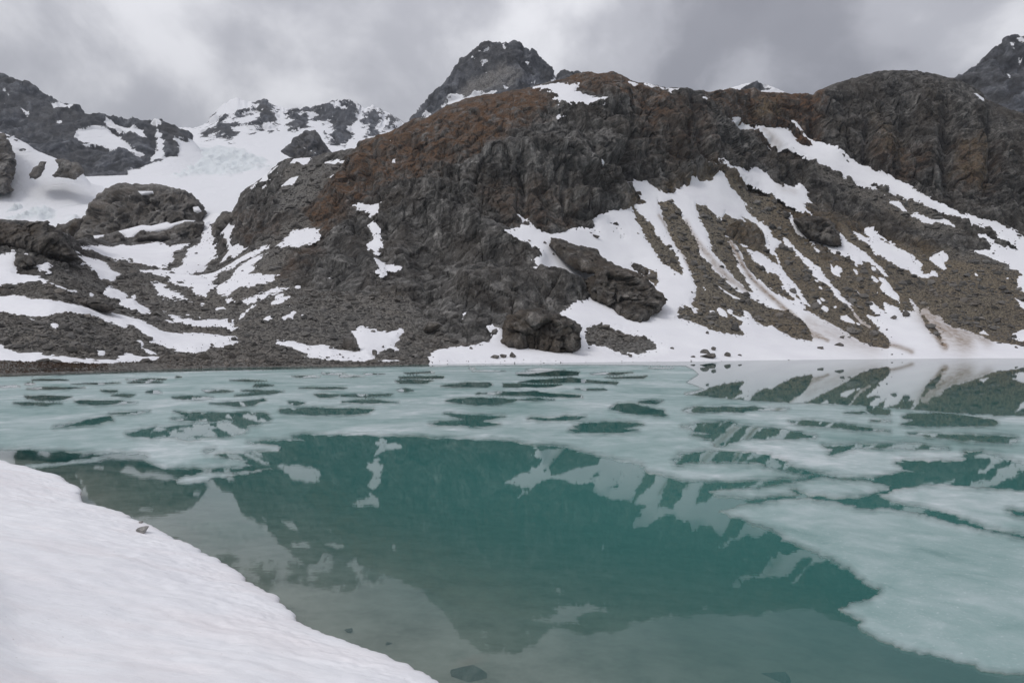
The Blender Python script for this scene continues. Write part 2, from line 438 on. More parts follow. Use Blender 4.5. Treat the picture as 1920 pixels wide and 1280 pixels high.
# --- broad ravines and ribs of the faces (lines along them, depth in metres, half width in px)
CARVE = [
 (RG(5, [(1205,330),(1225,430),(1235,520),(1255,620),(1285,690)]), 13, 9),
 (RG(5, [(770,470),(830,540),(835,640),(805,730),(800,810)]), 11, 12),
 (RG(5, [(1300,340),(1350,420),(1430,480)]), 6, 8),
 (RG(5, [(1480,520),(1500,640),(1525,740)]), 7, 8),
 (RG(5, [(1640,620),(1740,700),(1820,820)]), 5, 8),
 (RG(5, [(240,720),(260,850),(255,940)]), 3, 9),
 (RG(5, [(480,800),(470,900),(500,1020)]), 5, 7),
 (RG(3, [(1360,800),(1350,880),(1380,980)]), 4, 8),
 (RG(3, [(1630,850),(1630,960),(1640,1040)]), 2, 9),
 (RG(3, [(780,640),(740,760),(760,900)]), 5, 9),
 (RG(7, [(850,650),(830,780),(825,890)]), 6, 9),
 (RG(7, [(1130,480),(1100,640),(1090,800),(1080,960)]), 6, 14),
 (RG(7, [(1390,500),(1400,700),(1380,900),(1390,1060)]), 7, 12),
 (RG(7, [(1700,560),(1700,800),(1710,1000)]), 9, 11),
 (RG(7, [(460,450),(470,560),(455,690)]), 9, 9),
 (RG(7, [(210,560),(235,460)]), 4, 5),
]
RIBS = [
 (RG(5, [(700,420),(780,560),(700,680),(620,760)]), 6, 22),
 (RG(5, [(60,680),(300,660),(500,680),(560,760)]), 6, 16),
 (RG(5, [(1010,430),(1090,600),(1180,780)]), 7, 18),
 (RG(5, [(1340,560),(1450,620),(1490,740)]), 5, 12),
 (RG(4, [(1300,100),(1400,160),(1560,260),(1700,310)]), 6, 20),
 (RG(4, [(950,150),(900,220),(950,300)]), 4, 16),
 (RG(4, [(560,210),(700,280),(760,330)]), 4, 16),
 (RG(4, [(320,330),(500,330),(620,330)]), 4, 12),
 (RG(7, [(600,560),(700,650),(650,800)]), 5, 20),
 (RG(7, [(960,680),(980,800),(930,900)]), 6, 16),
 (RG(7, [(1250,680),(1260,850),(1270,1000)]), 6, 18),
 (RG(7, [(1600,780),(1610,950)]), 6, 16),
 (RG(8, [(800,100),(1000,200),(1250,300),(1400,330)]), 4, 14),
 (RG(6, [(1430,150),(1560,210)]), 5, 12),
 (RG(6, [(-60,480),(100,450),(330,450),(520,480)]), 7, 22),
 
]
# --- scree (true) or bare rock
SCREE = [
 [(-400,560),(0,530),(80,520),(140,500),(260,480),(380,470),(440,560),(520,500),(560,545),(690,560),(760,560),(800,600),(860,640),(930,640),(940,720),(-400,740)],
 RG(2, [(1040,420),(1250,330),(1450,230),(1650,120),(1700,60),(1800,150),(1700,290),(1560,400),(1560,440),(1300,600)]),
 RG(6, [(820,20),(860,25),(930,0),(1000,-10),(1300,-160),(1400,-160),(1520,-30),(1640,-40),(1700,50),(1740,90),(1760,130),(1930,330),(2100,300),(2300,420),(3300,560),(3500,900),(0,900),(580,720),(900,700),(1000,560),(900,200)]),
 RG(8, [(640,140),(760,190),(1000,230),(1300,340),(1500,340),(1600,340),(1920,520),(2500,700),(2500,1100),(600,1100)]),
 RG(7, [(440,900),(600,980),(720,1060),(900,1110),(1200,1182),(1500,1400),(1300,1420),(1000,1250),(700,1120),(500,1000)]),
 RG(3, [(300,760),(620,740),(600,800),(500,900),(420,1000),(250,1040)]),
]
# --- snow patches: (region, polygon, owner, label); owner L hillside, C centre, R right mountain
CENTRAL = RG(6, [(135,150),(245,115),(275,100),(220,62),(285,78),(330,130),(400,150),(480,148),(560,130),(640,135),(672,155),(655,85),(725,65),(735,48),(835,38),(860,25),(925,5),(900,-40),(840,-90),(735,-155),(800,-130),(840,-112),(935,-130),(1000,-80),(1040,-55),(1105,-52),(1100,-70),(1172,-100),(1165,-145),(1230,-125),(1310,-130),(1320,-160),(1310,-205),(1345,-170),(1385,-130),(1400,-100),(1450,-40),(1500,0),(1560,60),(1620,120),(1640,170),(1690,220),(1665,260),(1690,320),(1695,345),(1720,400),(1790,490),(1850,580),(1920,660)])
CENTRAL += RG(8, [(600,870),(660,900),(760,960),(860,1000),(1000,1020),(1010,1120)]) + [(1660,684),(1400,686),(1000,688),(804,688),(806,663)]
CENTRAL += RG(4, [(1110,825),(1180,800),(1300,795),(1430,760),(1470,720),(1420,705),(1450,697),(1500,705)]) + [(1000,640),(1057,588),(1103,560),(1121,513)]
CENTRAL += RG(6, [(600,412),(560,400),(480,390),(400,385),(310,380),(300,340),(340,320),(330,295),(280,240),(200,190)])
C_HOLES = [
 RG(6, [(840,30),(880,110),(930,200),(990,290),(1030,350),(1080,390),(1135,420),(1135,380),(1110,330),(1060,270),(990,190),(975,150),(920,105),(880,60),(855,30)]),
 RG(6, [(1000,-5),(1010,80),(1050,180),(1090,240),(1140,300),(1185,385),(1200,440),(1215,500),(1200,520),(1190,580),(1220,640),(1150,600),(1100,640),(1110,680),(1180,700),(1260,725),(1330,745),(1400,760),(1475,770),(1440,720),(1470,690),(1430,660),(1380,620),(1430,645),(1485,650),(1480,615),(1520,640),(1550,680),(1600,710),(1640,700),(1680,740),(1750,780),(1865,805),(1880,770),(1840,730),(1800,680),(1720,620),(1650,600),(1540,540),(1460,490),(1400,440),(1340,400),(1300,350),(1230,280),(1200,210),(1150,130),(1110,50),(1075,-10),(1040,5)]),
 RG(6, [(1215,8),(1225,60),(1250,130),(1280,200),(1300,280),(1350,340),(1420,400),(1470,460),(1500,498),(1530,500),(1515,465),(1490,425),(1440,365),(1465,352),(1440,290),(1400,240),(1385,200),(1420,215),(1440,240),(1490,250),(1560,265),(1610,290),(1650,330),(1680,340),(1665,300),(1625,270),(1600,240),(1612,205),(1590,170),(1545,150),(1500,110),(1470,85),(1430,75),(1385,45),(1380,85),(1330,60),(1270,15)]),
 RG(6, [(1445,240),(1490,255),(1530,310),(1600,370),(1680,420),(1700,470),(1740,510),(1780,560),(1700,520),(1640,490),(1550,430),(1490,360),(1480,320)]),
 RG(6, [(1490,0),(1530,20),(1580,80),(1610,120),(1570,95),(1520,50)]),
 RG(6, [(1480,70),(1560,110),(1590,145),(1540,125)]),
 RG(8, [(300,600),(360,650),(420,720),(480,780),(525,822),(440,770),(380,690),(330,640)]),
 RG(6, [(575,735),(680,720),(760,745),(880,780),(950,810),(1005,838),(900,855),(830,855),(720,830),(600,810),(580,780)]),
 RG(8, [(570,720),(640,830),(740,915),(700,900),(640,860),(600,800),(560,760)]),
 RG(6, [(725,70),(745,90),(790,150),(800,190),(770,150),(730,110)]),
 RG(6, [(860,345),(900,350),(985,385),(1000,440),(995,470),(950,430),(900,390)]),
]
BIGR = RG(7, [(0,628),(130,678),(230,660),(312,688),(318,735),(360,780),(455,800),(420,770),(385,725),(380,695),(330,670),(325,618),(365,632),(400,690),(445,712),(470,750),(560,795),(650,860),(760,910),(870,965),(960,1000),(1060,1050),(1160,1100),(1290,1182)])
BIGR += RG(8, [(1400,60),(1500,92),(1540,85),(1620,110),(1740,120),(1800,165),(1860,190),(1920,230),(2300,420),(2300,700),(1920,610),(1880,590),(1870,530),(1895,510),(1780,440),(1700,390),(1580,350),(1600,343),(1680,350),(1700,330),(1660,280),(1610,240),(1650,238),(1720,290),(1780,320),(1775,295),(1830,320),(1885,330),(1880,300),(1790,260),(1700,200),(1600,160),(1480,115),(1380,75),(1280,45),(1180,15),(1110,0)])
BIGR += RG(7, [(950,1110),(880,1085),(800,1070),(720,1040),(650,1000),(560,965),(480,930),(440,895),(360,850),(300,800),(240,770),(240,800),(190,770),(140,720),(80,690),(-55,640),(-95,575),(-40,600)])
FAN3 = RG(8, [(830,665),(860,680),(910,740),(965,765),(945,695),(990,715),(1040,735),(1060,780),(1120,760),(1160,765),(1105,665),(1190,750),(1250,755),(1290,790),(1340,790),(1370,830),(1420,870),(1480,880),(1560,905),(1640,930),(1700,970),(1780,985),(1920,1000),(2700,1020),(2700,1140),(920,1140),(960,1030),(1000,985),(980,960),(940,900),(910,860),(830,785),(915,800),(880,760)])
MIDR = RG(5, [(1275,665),(1320,710),(1400,760),(1490,805),(1525,790),(1520,742),(1560,770),(1610,800),(1640,840),(1700,880),(1760,885),(1800,865),(1840,905),(1835,925),(1872,970),(1820,975),(1835,1000),(1860,1035),(1790,1010),(1730,980),(1680,940),(1630,910),(1550,870),(1490,840),(1440,815),(1370,770),(1310,720)])
SNOW = [
 (CENTRAL, 'C', 'great snow apron with scree fingers below the central cliffs', C_HOLES),
 (BIGR, 'R', 'long diagonal snow ramp under the dark right-hand cliff', [RG(7, [(640,860),(700,890),(740,930),(690,910)])]),
 (FAN3, 'R', 'dirt-streaked snow fan at the right end of the far shore', [RG(8, [(1190,760),(1230,800),(1280,870),(1330,930),(1380,1010),(1350,1005),(1290,920),(1230,860)])]),
 (MIDR, 'C', 'curved snow tongue beneath the rusty saddle', []),
 (RG(5, [(305,313),(400,297),(550,297),(540,330),(580,350),(640,375),(690,405),(716,432),(640,425),(560,408),(400,392),(400,372),(440,352),(380,325)]), 'C', 'bright snow patch just under the rust-brown summit ridge', []),
 (RG(5, [(840,290),(870,292),(888,312),(885,323),(850,320)]), 'C', None, []),
 (RG(5, [(432,455),(470,445),(488,448),(440,462)]), 'C', None, []),
 (RG(5, [(1250,358),(1285,372),(1280,379),(1255,370)]), 'C', None, []),
 (RG(5, [(920,283),(1050,318),(1125,316),(1120,330),(1060,332),(960,304)]), 'C', None, []),
 (RG(5, [(650,758),(690,768),(700,780),(670,772)]), 'C', None, []),
 (RG(8, [(990,0),(1060,20),(1110,75),(1180,80),(1240,110),(1290,130),(1350,115),(1425,160),(1380,165),(1320,135),(1280,150),(1230,125),(1180,105),(1120,85),(1060,50),(930,-50),(945,-52)]), 'R', None, []),
 (RG(8, [(265,235),(350,330),(370,365),(450,420),(540,500),(600,580),(640,610),(655,650),(720,720),(760,800),(845,868),(790,840),(730,760),(660,690),(605,640),(600,600),(530,540),(460,480),(405,425),(375,370),(330,330),(270,265)]), 'R', 'thin snow runnel between scree ribs right of the apron', []),
 (RG(8, [(290,95),(330,160),(370,215),(440,260),(550,300),(650,310),(640,205),(690,265),(750,300),(800,330),(860,370),(875,400),(930,450),(985,530),(960,525),(900,460),(850,420),(790,410),(790,440),(760,445),(700,400),(620,375),(560,330),(470,290),(490,350),(440,290),(400,250),(340,200)]), 'R', 'snow patch wrapped round the foot of a dark knob', []),
 (RG(8, [(740,200),(790,225),(860,250),(820,182),(880,205),(960,265),(1040,310),(1140,360),(1190,410),(1230,455),(1300,475),(1260,505),(1200,490),(1130,460),(1040,430),(960,385),(880,330),(820,270)]), 'R', 'spindle-shaped snow patch on the right scree slope', []),
 (RG(8, [(1280,375),(1355,352),(1380,435),(1330,405)]), 'R', None, []),
 (RG(8, [(910,535),(950,545),(985,580),(1010,620),(1055,660),(1060,715),(1000,680),(940,640),(915,595),(935,575)]), 'R', None, []),
 (RG(8, [(575,440),(600,470),(625,490),(680,540),(640,520),(600,490)]), 'R', None, []),
 (RG(8, [(730,580),(770,610),(795,645),(770,635)]), 'R', None, []),
 (RG(8, [(890,620),(905,630),(915,655),(898,645)]), 'R', None, []),
 (RG(8, [(645,790),(690,785),(740,830),(745,850),(690,840),(650,815)]), 'R', None, []),
 (RG(8, [(1860,660),(1920,690),(2300,760),(2300,800),(1920,715)]), 'R', None, []),
 (RG(8, [(1760,525),(1800,520),(1850,530),(1800,540)]), 'R', None, []),
 (RG(8, [(1840,935),(1850,890),(1920,860),(2100,860),(2100,960),(1920,965),(1880,965)]), 'R', None, []),
 (RG(8, [(1600,900),(1640,880),(1670,915),(1620,915)]), 'R', None, []),
 (RG(7, [(1575,428),(1650,465),(1640,470),(1585,440)]), 'R', None, []),
 (RG(7, [(212,628),(245,620),(250,640),(225,642)]), 'R', None, []),
 (RG(6, [(1320,455),(1380,500),(1455,552),(1420,550),(1350,500)]), 'C', None, []),
 (RG(6, [(1205,590),(1220,640),(1190,645)]), 'C', None, []),
 (RG(6, [(1245,480),(1275,500),(1260,505)]), 'C', None, []),
 (RG(6, [(1715,190),(1760,240),(1800,290),(1860,330),(1920,390),(1960,440),(1900,400),(1840,340),(1780,290),(1730,230)]), 'C', None, []),
 (RG(4, [(735,120),(775,105),(810,145),(805,175),(830,220),(830,235),(795,270),(735,245),(735,225),(770,200),(775,175)]), 'C', 'boot-shaped snow patch in a hollow of the central face', []),
 (RG(4, [(790,310),(870,320),(930,350),(900,355),(850,345),(850,385),(815,415),(830,380),(800,385),(830,360)]), 'C', None, []),
 (RG(3, [(655,980),(700,962),(780,965),(858,935),(855,945),(810,985),(860,990),(860,1005),(770,1025),(735,1010),(760,995),(700,990)]), 'C', None, []),
 (RG(2, [(1650,160),(1755,145),(1800,165),(1790,195),(1740,230),(1690,270),(1610,320),(1550,355),(1610,305),(1660,265),(1640,260),(1590,265),(1560,250),(1600,205)]), 'C', 'feathered snow streak high on the left scree chute', []),
 (RG(2, [(1525,240),(1500,275),(1430,330),(1370,360),(1330,395),(1250,420),(1190,460),(1130,440),(1115,415),(1220,395),(1290,360),(1370,310),(1450,270)]), 'C', None, []),
 (RG(2, [(1550,285),(1480,340),(1420,380),(1340,420),(1330,400),(1440,330)]), 'C', None, []),
 (RG(2, [(1470,370),(1400,420),(1550,420),(1540,445),(1420,480),(1350,480),(1280,540),(1220,540),(1240,490),(1320,440),(1360,400)]), 'C', None, []),
 (RG(2, [(1250,540),(1330,560),(1400,545),(1500,520),(1560,490),(1640,492),(1570,515),(1490,545),(1440,560),(1400,578),(1300,570)]), 'C', None, []),
 (RG(2, [(1530,580),(1600,555),(1625,550),(1590,575),(1540,592)]), 'C', None, []),
 (RG(2, [(1595,655),(1650,625),(1680,635),(1640,660)]), 'C', None, []),
 (RG(2, [(1680,650),(1730,635),(1700,655)]), 'C', None, []),
 (RG(2, [(1780,440),(1850,425),(1800,447)]), 'C', None, []),
 (RG(2, [(1540,150),(1605,95),(1590,115),(1550,148)]), 'C', None, []),
 (RG(4, [(240,790),(320,790),(420,810),(500,805),(560,825),(640,830),(700,820),(665,740),(655,715),(720,690),(790,705),(860,710),(960,700),(930,750),(900,790),(920,810),(840,825),(780,860),(790,880),(960,880),(700,885),(520,880),(375,862),(520,862),(430,850),(330,820)]), 'C', 'snow patch reaching down to the gravel beach', []),
 (RG(4, [(1280,640),(1310,640),(1320,650),(1290,655)]), 'C', None, []),
 (RG(2, [(1110,10),(1340,-30),(1250,60),(1220,100),(1190,150),(1210,210),(1160,215),(1215,240),(1210,290),(1160,350),(1100,400),(1040,410),(1000,390),(960,375),(1000,360),(1050,300),(1060,280),(1130,250),(1145,190),(1145,100)]), 'L', 'snow tongue descending the gully from the glacier', []),
 (RG(2, [(890,215),(960,250),(1060,235),(1000,280),(960,340),(920,370),(880,350),(800,345),(740,330),(640,330),(560,300),(440,285),(420,240),(640,260),(690,230),(720,250),(780,230),(830,220)]), 'L', 'snow basin at the foot of the rounded rock dome', []),
 (RG(2, [(440,310),(500,320),(560,340),(610,370),(640,400),(680,435),(620,450),(560,430),(520,390),(470,350)]), 'L', None, []),
 (RG(2, [(560,495),(620,455),(650,470),(710,505),(690,530),(760,510),(780,550),(880,600),(800,600),(720,575),(670,555),(690,530),(630,520)]), 'L', None, []),
 (RG(2, [(790,395),(900,385),(960,390),(1060,400),(1160,440),(1215,480),(1160,535),(1100,525),(1070,490),(1000,480),(940,450),(880,430)]), 'L', None, []),
 (RG(2, [(850,475),(920,480),(960,500),(1020,520),(1080,545),(960,540),(890,520)]), 'L', None, []),
 (RG(2, [(915,590),(1010,610),(1100,630),(1220,625),(1310,645),(1320,690),(1350,695),(1300,720),(1240,690),(1180,690),(1120,690),(1050,680),(990,640)]), 'L', None, []),
 (RG(2, [(-700,520),(-200,535),(0,525),(80,515),(180,540),(280,545),(380,570),(450,575),(560,610),(650,620),(740,640),(820,670),(880,700),(960,730),(1060,720),(1180,730),(1260,745),(1320,750),(1330,780),(1280,800),(1200,810),(1100,840),(1000,835),(920,810),(850,780),(790,740),(740,700),(690,700),(600,680),(540,645),(480,645),(420,640),(330,640),(250,660),(160,650),(80,640),(0,610),(-200,600),(-700,590)]), 'L', 'broad sweeping snow band above the left shore', []),
 (RG(2, [(-700,280),(-60,290),(70,275),(95,300),(85,370),(140,385),(210,390),(290,430),(360,460),(430,490),(400,495),(300,460),(210,430),(120,410),(0,430),(-700,430)]), 'L', None, []),
 (RG(2, [(150,295),(210,325),(280,320),(350,350),(240,365),(200,340)]), 'L', None, []),
 (RG(2, [(-700,810),(0,830),(80,850),(200,860),(330,870),(420,880),(560,890),(650,885),(700,855),(800,870),(900,860),(880,875),(780,890),(620,905),(480,905),(300,900),(120,905),(-700,880)]), 'L', 'narrow snow strip along the left lake shore', []),
 (RG(2, [(540,845),(585,845),(580,862),(555,862)]), 'L', None, []),
 (RG(2, [(800,820),(880,840),(860,845)]), 'L', None, []),
 (RG(2, [(1290,120),(1325,130),(1320,170),(1300,200),(1310,240),(1380,240),(1340,280),(1240,330),(1260,290),(1280,260),(1270,190),(1250,175)]), 'C', None, []),
 (RG(2, [(1200,575),(1260,580),(1290,600),(1210,600)]), 'C', None, []),
 (RG(3, [(330,715),(440,708),(400,740),(350,745),(300,745)]), 'C', None, []),
 (RG(3, [(515,740),(640,720),(620,740),(560,750)]), 'C', None, []),
 (RG(3, [(200,785),(250,755),(240,775),(190,825),(262,818),(200,845),(130,885),(75,890),(140,850)]), 'C', None, []),
 (RG(3, [(275,868),(330,830),(365,825),(330,862)]), 'C', None, []),
 (RG(3, [(835,605),(895,600),(885,612)]), 'C', None, []),
 (RG(3, [(878,715),(905,703),(892,724)]), 'C', None, []),
 (RG(3, [(1820,455),(1865,445),(1860,455),(1830,462)]), 'C', None, []),
]
_r = np.random.default_rng(21)
for x0, x1, y0, y1, n_, own, sl in ((400, 560, 500, 600, 16, 'C', -0.5), (60, 380, 540, 650, 14, 'L', 0.3), (1480, 1660, 470, 610, 16, 'R', 0.9), (1300, 1420, 560, 640, 7, 'C', 0.7), (620, 760, 280, 340, 5, 'C', -0.4), (1640, 1900, 420, 520, 6, 'R', 0.6)):
    for _ in range(n_):
        x, y = _r.uniform(x0, x1), _r.uniform(y0, y1); a = _r.uniform(3, 9); b_ = a * _r.uniform(0.25, 0.5); th = math.atan(sl) + _r.normal(0, 0.15)
        SNOW.append(([(x + a * math.cos(q) * math.cos(th) - b_ * math.sin(q) * math.sin(th), y + a * math.cos(q) * math.sin(th) + b_ * math.sin(q) * math.cos(th)) for q in np.linspace(0, 6.283, 9)[:-1]], own, None, []))
wob = (fbm(BASE, 9.0, 2, 0.6, 31.0) * 2.8).astype(np.float32)
wob2 = (fbm(BASE, 2.4, 2, 0.7, 37.0) * 2.4).astype(np.float32)
SD = np.full(PX.shape, -99.0, np.float32)
snow_sd = []
for poly, own, lab, holes in SNOW:
    small = (max(p[0] for p in poly) - min(p[0] for p in poly)) < 60
    s = sd_box(PX, PY, poly)
    for h in holes: s = np.minimum(s, -sd_box(PX, PY, h))
    s = np.where(s > -50, s + wob * (0.35 if small else 0.85) + wob2 * (0.55 if small else 1.35), s)
    snow_sd.append(s); SD = np.maximum(SD, s)
scree = np.zeros(PX.shape, np.float32)
for p in SCREE: scree = np.maximum(scree, smooth(sd_box(PX, PY, p, 40) + wob * 3, -5, 5))
# bare rock inside the scree
for p in [RG(8, [(320,110),(480,90),(600,150),(660,240),(650,310),(560,300),(440,260),(370,200)]), RG(6, [(1380,120),(1500,110),(1590,160),(1610,220),(1560,260),(1440,230),(1380,180)]),
          RG(8, [(640,60),(900,60),(1150,150),(1300,260),(1350,330),(1250,360),(1000,270),(820,170)]), RG(4, [(230,430),(300,370),(420,320),(620,330),(720,400),(560,440),(380,450)])]:
    scree *= 1 - smooth(sd_box(PX, PY, p, 30) + wob * 2, -4, 4)
scree *= smooth(PY, 200, 260)
rust = np.zeros(PX.shape, np.float32); tan = np.zeros(PX.shape, np.float32)
for p, a in [([(690,255),(780,220),(900,175),(1000,160),(1035,195),(960,235),(870,290),(800,320),(720,345),(640,400),(560,470),(500,490),(590,390),(650,310)], 1.0),
          ([(1030,140),(1150,130),(1200,150),(1260,200),(1240,240),(1180,190),(1100,165)], 0.95), ([(1330,165),(1540,170),(1530,260),(1550,290),(1500,285),(1440,260),(1390,225)], 1.0),
          ([(1640,260),(1700,260),(1740,300),(1700,340),(1640,320)], 0.5), ([(1790,270),(1870,270),(1860,350),(1800,350)], 0.35), ([(440,400),(560,420),(600,480),(500,540),(420,500)], 0.35),
          ([(1180,180),(1330,190),(1340,300),(1240,300)], 0.4), ([(900,360),(1010,330),(1090,380),(1080,430),(980,440)], 0.35)]:
    rust = np.maximum(rust, a * smooth(sd_box(PX, PY, p, 60) + wob * 4, -22, 14))
for p, a in [(RG(7, [(70,480),(200,470),(220,560),(150,600),(60,590)]), 1.0), (RG(7, [(1480,780),(1690,800),(1680,1040),(1540,1060),(1440,950)]), 0.5), (RG(7, [(880,560),(1100,700),(1080,860),(940,900)]), 0.4),
             (RG(6, [(800,0),(1300,-200),(1700,-60),(2300,200),(3300,500),(3300,900),(1100,900)]), 0.6)]:
    tan = np.maximum(tan, a * smooth(sd_box(PX, PY, p, 60) + wob * 4, -15, 10))

# --- displacement along the slope normal
Nn = grid_normals(BASE)
Nn[Nn[..., 2] < -0.2] *= 1
steep = smooth(1 - Nn[..., 2], 0.12, 0.5)
dpx = BASE[..., 1] / FPX
low = fbm(BASE, 90.0, 2, 0.5, 3.0) * 4.0
for line, depth, wd in CARVE: low -= depth * np.exp(-(line_dist(PX, PY, line) / wd) ** 2)
for line, depth, wd in RIBS: low += depth * np.exp(-(line_dist(PX, PY, line) / wd) ** 2)
shore_f = smooth(PY * -1, -684, -640)
crest_v = np.clip((np.interp(xs_near, [c[0] for c in CREST], [c[1] for c in CREST])[None, :] - PY) * -1, 0, 60) / 60
low *= (0.15 + 0.85 * shore_f) * (0.25 + 0.75 * crest_v)
warp = np.stack([fbm(BASE, 30.0, 2, 0.5, 50.0), fbm(BASE, 30.0, 2, 0.5, 60.0), fbm(BASE, 30.0, 2, 0.5, 70.0)], -1) * 7
W = BASE + warp
# strata dip towards the left, cliffs are fluted
rk = ridged(W, 38.0, 3, 0.5, 5.0, 2.6) * 5.6 + ridged(W * np.array([1, 1, 0.45], np.float32), 9.0, 2, 0.5, 9.0, 1.0) * 1.6 + ridged(W, 3.6, 3, 0.6, 13.0) * 0.5
lay = (W[..., 2] * 0.9 + W[..., 0] * 0.35 + fbm(BASE, 20, 2, 0.5, 80.0) * 5) / 7.0
rk += (np.abs(lay - np.floor(lay) - 0.5) * 2) ** 2 * 1.3 - 0.4
lay2 = (BASE[..., 2] + BASE[..., 0] * 0.22 + fbm(BASE, 60, 3, 0.55, 90.0) * 16) / 21.0        # cliff bands and ledges
fr_ = lay2 - np.floor(lay2)
rk += (smooth(fr_, 0.0, 0.72) - smooth(fr_, 0.72, 1.0)) * 5.0 * smooth(fbm(BASE, 70, 2, 0.5, 95.0), -0.35, 0.25) - 1.5
tone = np.full(PX.shape, 0.5, np.float32)
rmk = (scree < 0.9) & (SD < 6)
WB = (BASE + warp * 0.3)[rmk]
v1, e1 = blocks(WB, 15.0, 3, 4.2); v2, e2 = blocks(WB, 6.0, 40, 3.2)
v3, e3 = blocks(WB, 2.4, 90, 2.0)
bl = (v1 - 0.5) * 4.0 - 2.0 * np.exp(-e1 / 0.045) + (v2 - 0.5) * 2.3 - 1.1 * np.exp(-e2 / 0.06) + (v3 - 0.5) * 0.55 - 0.25 * np.exp(-e3 / 0.1)
rk[rmk] = rk[rmk] * 0.8 + bl
tone[rmk] = 0.36 * v1 + 0.40 * v2 + 0.24 * v3
sc_d = fbm(BASE, 26.0, 2, 0.5, 21.0) * 1.2 + ridged(BASE, 2.6, 3, 0.65, 23.0) * 0.11
rough_d = rk * (0.55 + 0.6 * steep) * (1 - scree) + sc_d * scree
rough_d *= (0.12 + 0.88 * shore_f) * (0.45 + 0.55 * crest_v)
insn = smooth(SD, -1.5, 3.0)
rough_near = rough_d * (1 - 0.75 * insn) - 1.1 * insn * smooth(SD, 0, 4)
rough_near += np.where(scree > 0.5, 0.35 * smooth(-SD, 0, 8) * smooth(SD, -30, -8), 0)
TERR = BASE + Nn * (low + rough_near)[..., None]
SNB = BASE + Nn * (low + 0.25 * fbm(BASE, 14.0, 2, 0.5, 41.0) * (1 + 0 * low))[..., None]
TERR = TERR.astype(np.float32)
nz_ = np.abs(grid_normals(TERR)[..., 2])
rust *= 0.35 + 0.65 * smooth(nz_, 0.2, 0.55)

def locate(x, y):
    """point of the near ground seen at photo pixel (x, y) and the normal there"""
    j = int(np.clip(np.searchsorted(xs_near, x), 1, NC - 1))
    pyc = HORIZ - (TERR[:, j, 2] - CAM_H) / TERR[:, j, 1] * FPX
    ok = np.where((pyc[:-1] >= y) & (pyc[1:] < y))[0]
    i = int(ok[0]) if len(ok) else int(np.argmin(np.abs(pyc - y)))
    return np.array(TERR[i, j]), np.array(Nn[i, j]), i, j

cuts = [0, int(np.searchsorted(xs_near, 405)), int(np.searchsorted(xs_near, 1440)), NC - 1]
owners = {}
for nm, key, a, b in (('hillside_left', 'L', cuts[0], cuts[1]), ('mountain_center', 'C', cuts[1], cuts[2]), ('mountain_right', 'R', cuts[2], cuts[3])):
    sub = TERR[:, a:b + 1]
    at = {k: v[:, a:b + 1].reshape(-1) for k, v in (('rust', rust), ('scree', scree), ('tan', tan), ('tone', tone))}
    owners[key] = struct(mesh_obj(nm, sub.reshape(-1, 3), grid_faces(*sub.shape[:2]), M_RIGHT if key == 'R' else M_ROCK, None, False, at))
# --- dirt on the snow
dirt = np.zeros(PX.shape, np.float32)
for line, wd, a in [
    (RG(6, [(1150,120),(1180,180),(1240,270),(1320,360),(1400,430),(1500,500)]), 5, 0.55), (RG(6, [(1000,90),(1060,180),(1130,290),(1180,380)]), 4, 0.5),
    (RG(6, [(1400,220),(1450,300),(1480,360),(1540,440),(1600,500),(1700,600),(1800,690),(1870,760),(1950,800)]), 4.5, 0.75), (RG(6, [(1840,690),(1960,760),(2100,800)]), 16, 0.3),
    (RG(8, [(0,490),(100,600),(220,720),(300,800),(420,900),(520,960)]), 5, 0.6), (RG(8, [(640,850),(740,910),(900,970),(1000,990),(1140,1045)]), 5, 0.65),
    (RG(8, [(760,800),(850,880),(940,950)]), 6, 0.6), (RG(8, [(1240,770),(1330,880),(1430,930),(1500,980)]), 22, 0.65), (RG(8, [(1220,800),(1290,920),(1370,1010)]), 8, 0.8),
    (RG(8, [(1430,900),(1560,930),(1660,980)]), 12, 0.5), (RG(8, [(500,900),(700,960),(860,1000)]), 22, 0.28), (RG(7, [(120,680),(170,720),(230,780)]), 5, 0.3),
    (RG(8, [(690,730),(760,810)]), 5, 0.6), (RG(5, [(1680,880),(1700,900),(1760,910)]), 8, 0.2)]:
    dirt = np.maximum(dirt, min(1.0, a * 1.25) * np.exp(-(line_dist(PX, PY, line) / wd) ** 2))
allF = np.arange(NR * NC).reshape(NR, NC)
for s, (poly, own, lab, holes) in zip(snow_sd, SNOW):
    keep = s > -2.2
    fm = keep[:-1, :-1] | keep[1:, :-1] | keep[:-1, 1:] | keep[1:, 1:]
    if not fm.any(): continue
    F = grid_faces(NR, NC, fm)
    used = np.unique(F)
    sp = s.ravel()[used]
    off = np.clip(sp * dpx.ravel()[used] * 0.35, -0.9, 0.42 + 0.02 * np.clip(sp, 0, 20))
    V = SNB.reshape(-1, 3)[used] + Nn.reshape(-1, 3)[used] * off[:, None]
    remap = np.zeros(NR * NC, np.int32); remap[used] = np.arange(len(used))
    o = mesh_obj('snow_patch', V, remap[F], M_SNOW, owners[own], True, {'dirt': dirt.ravel()[used]})
    if lab: o['label'] = lab

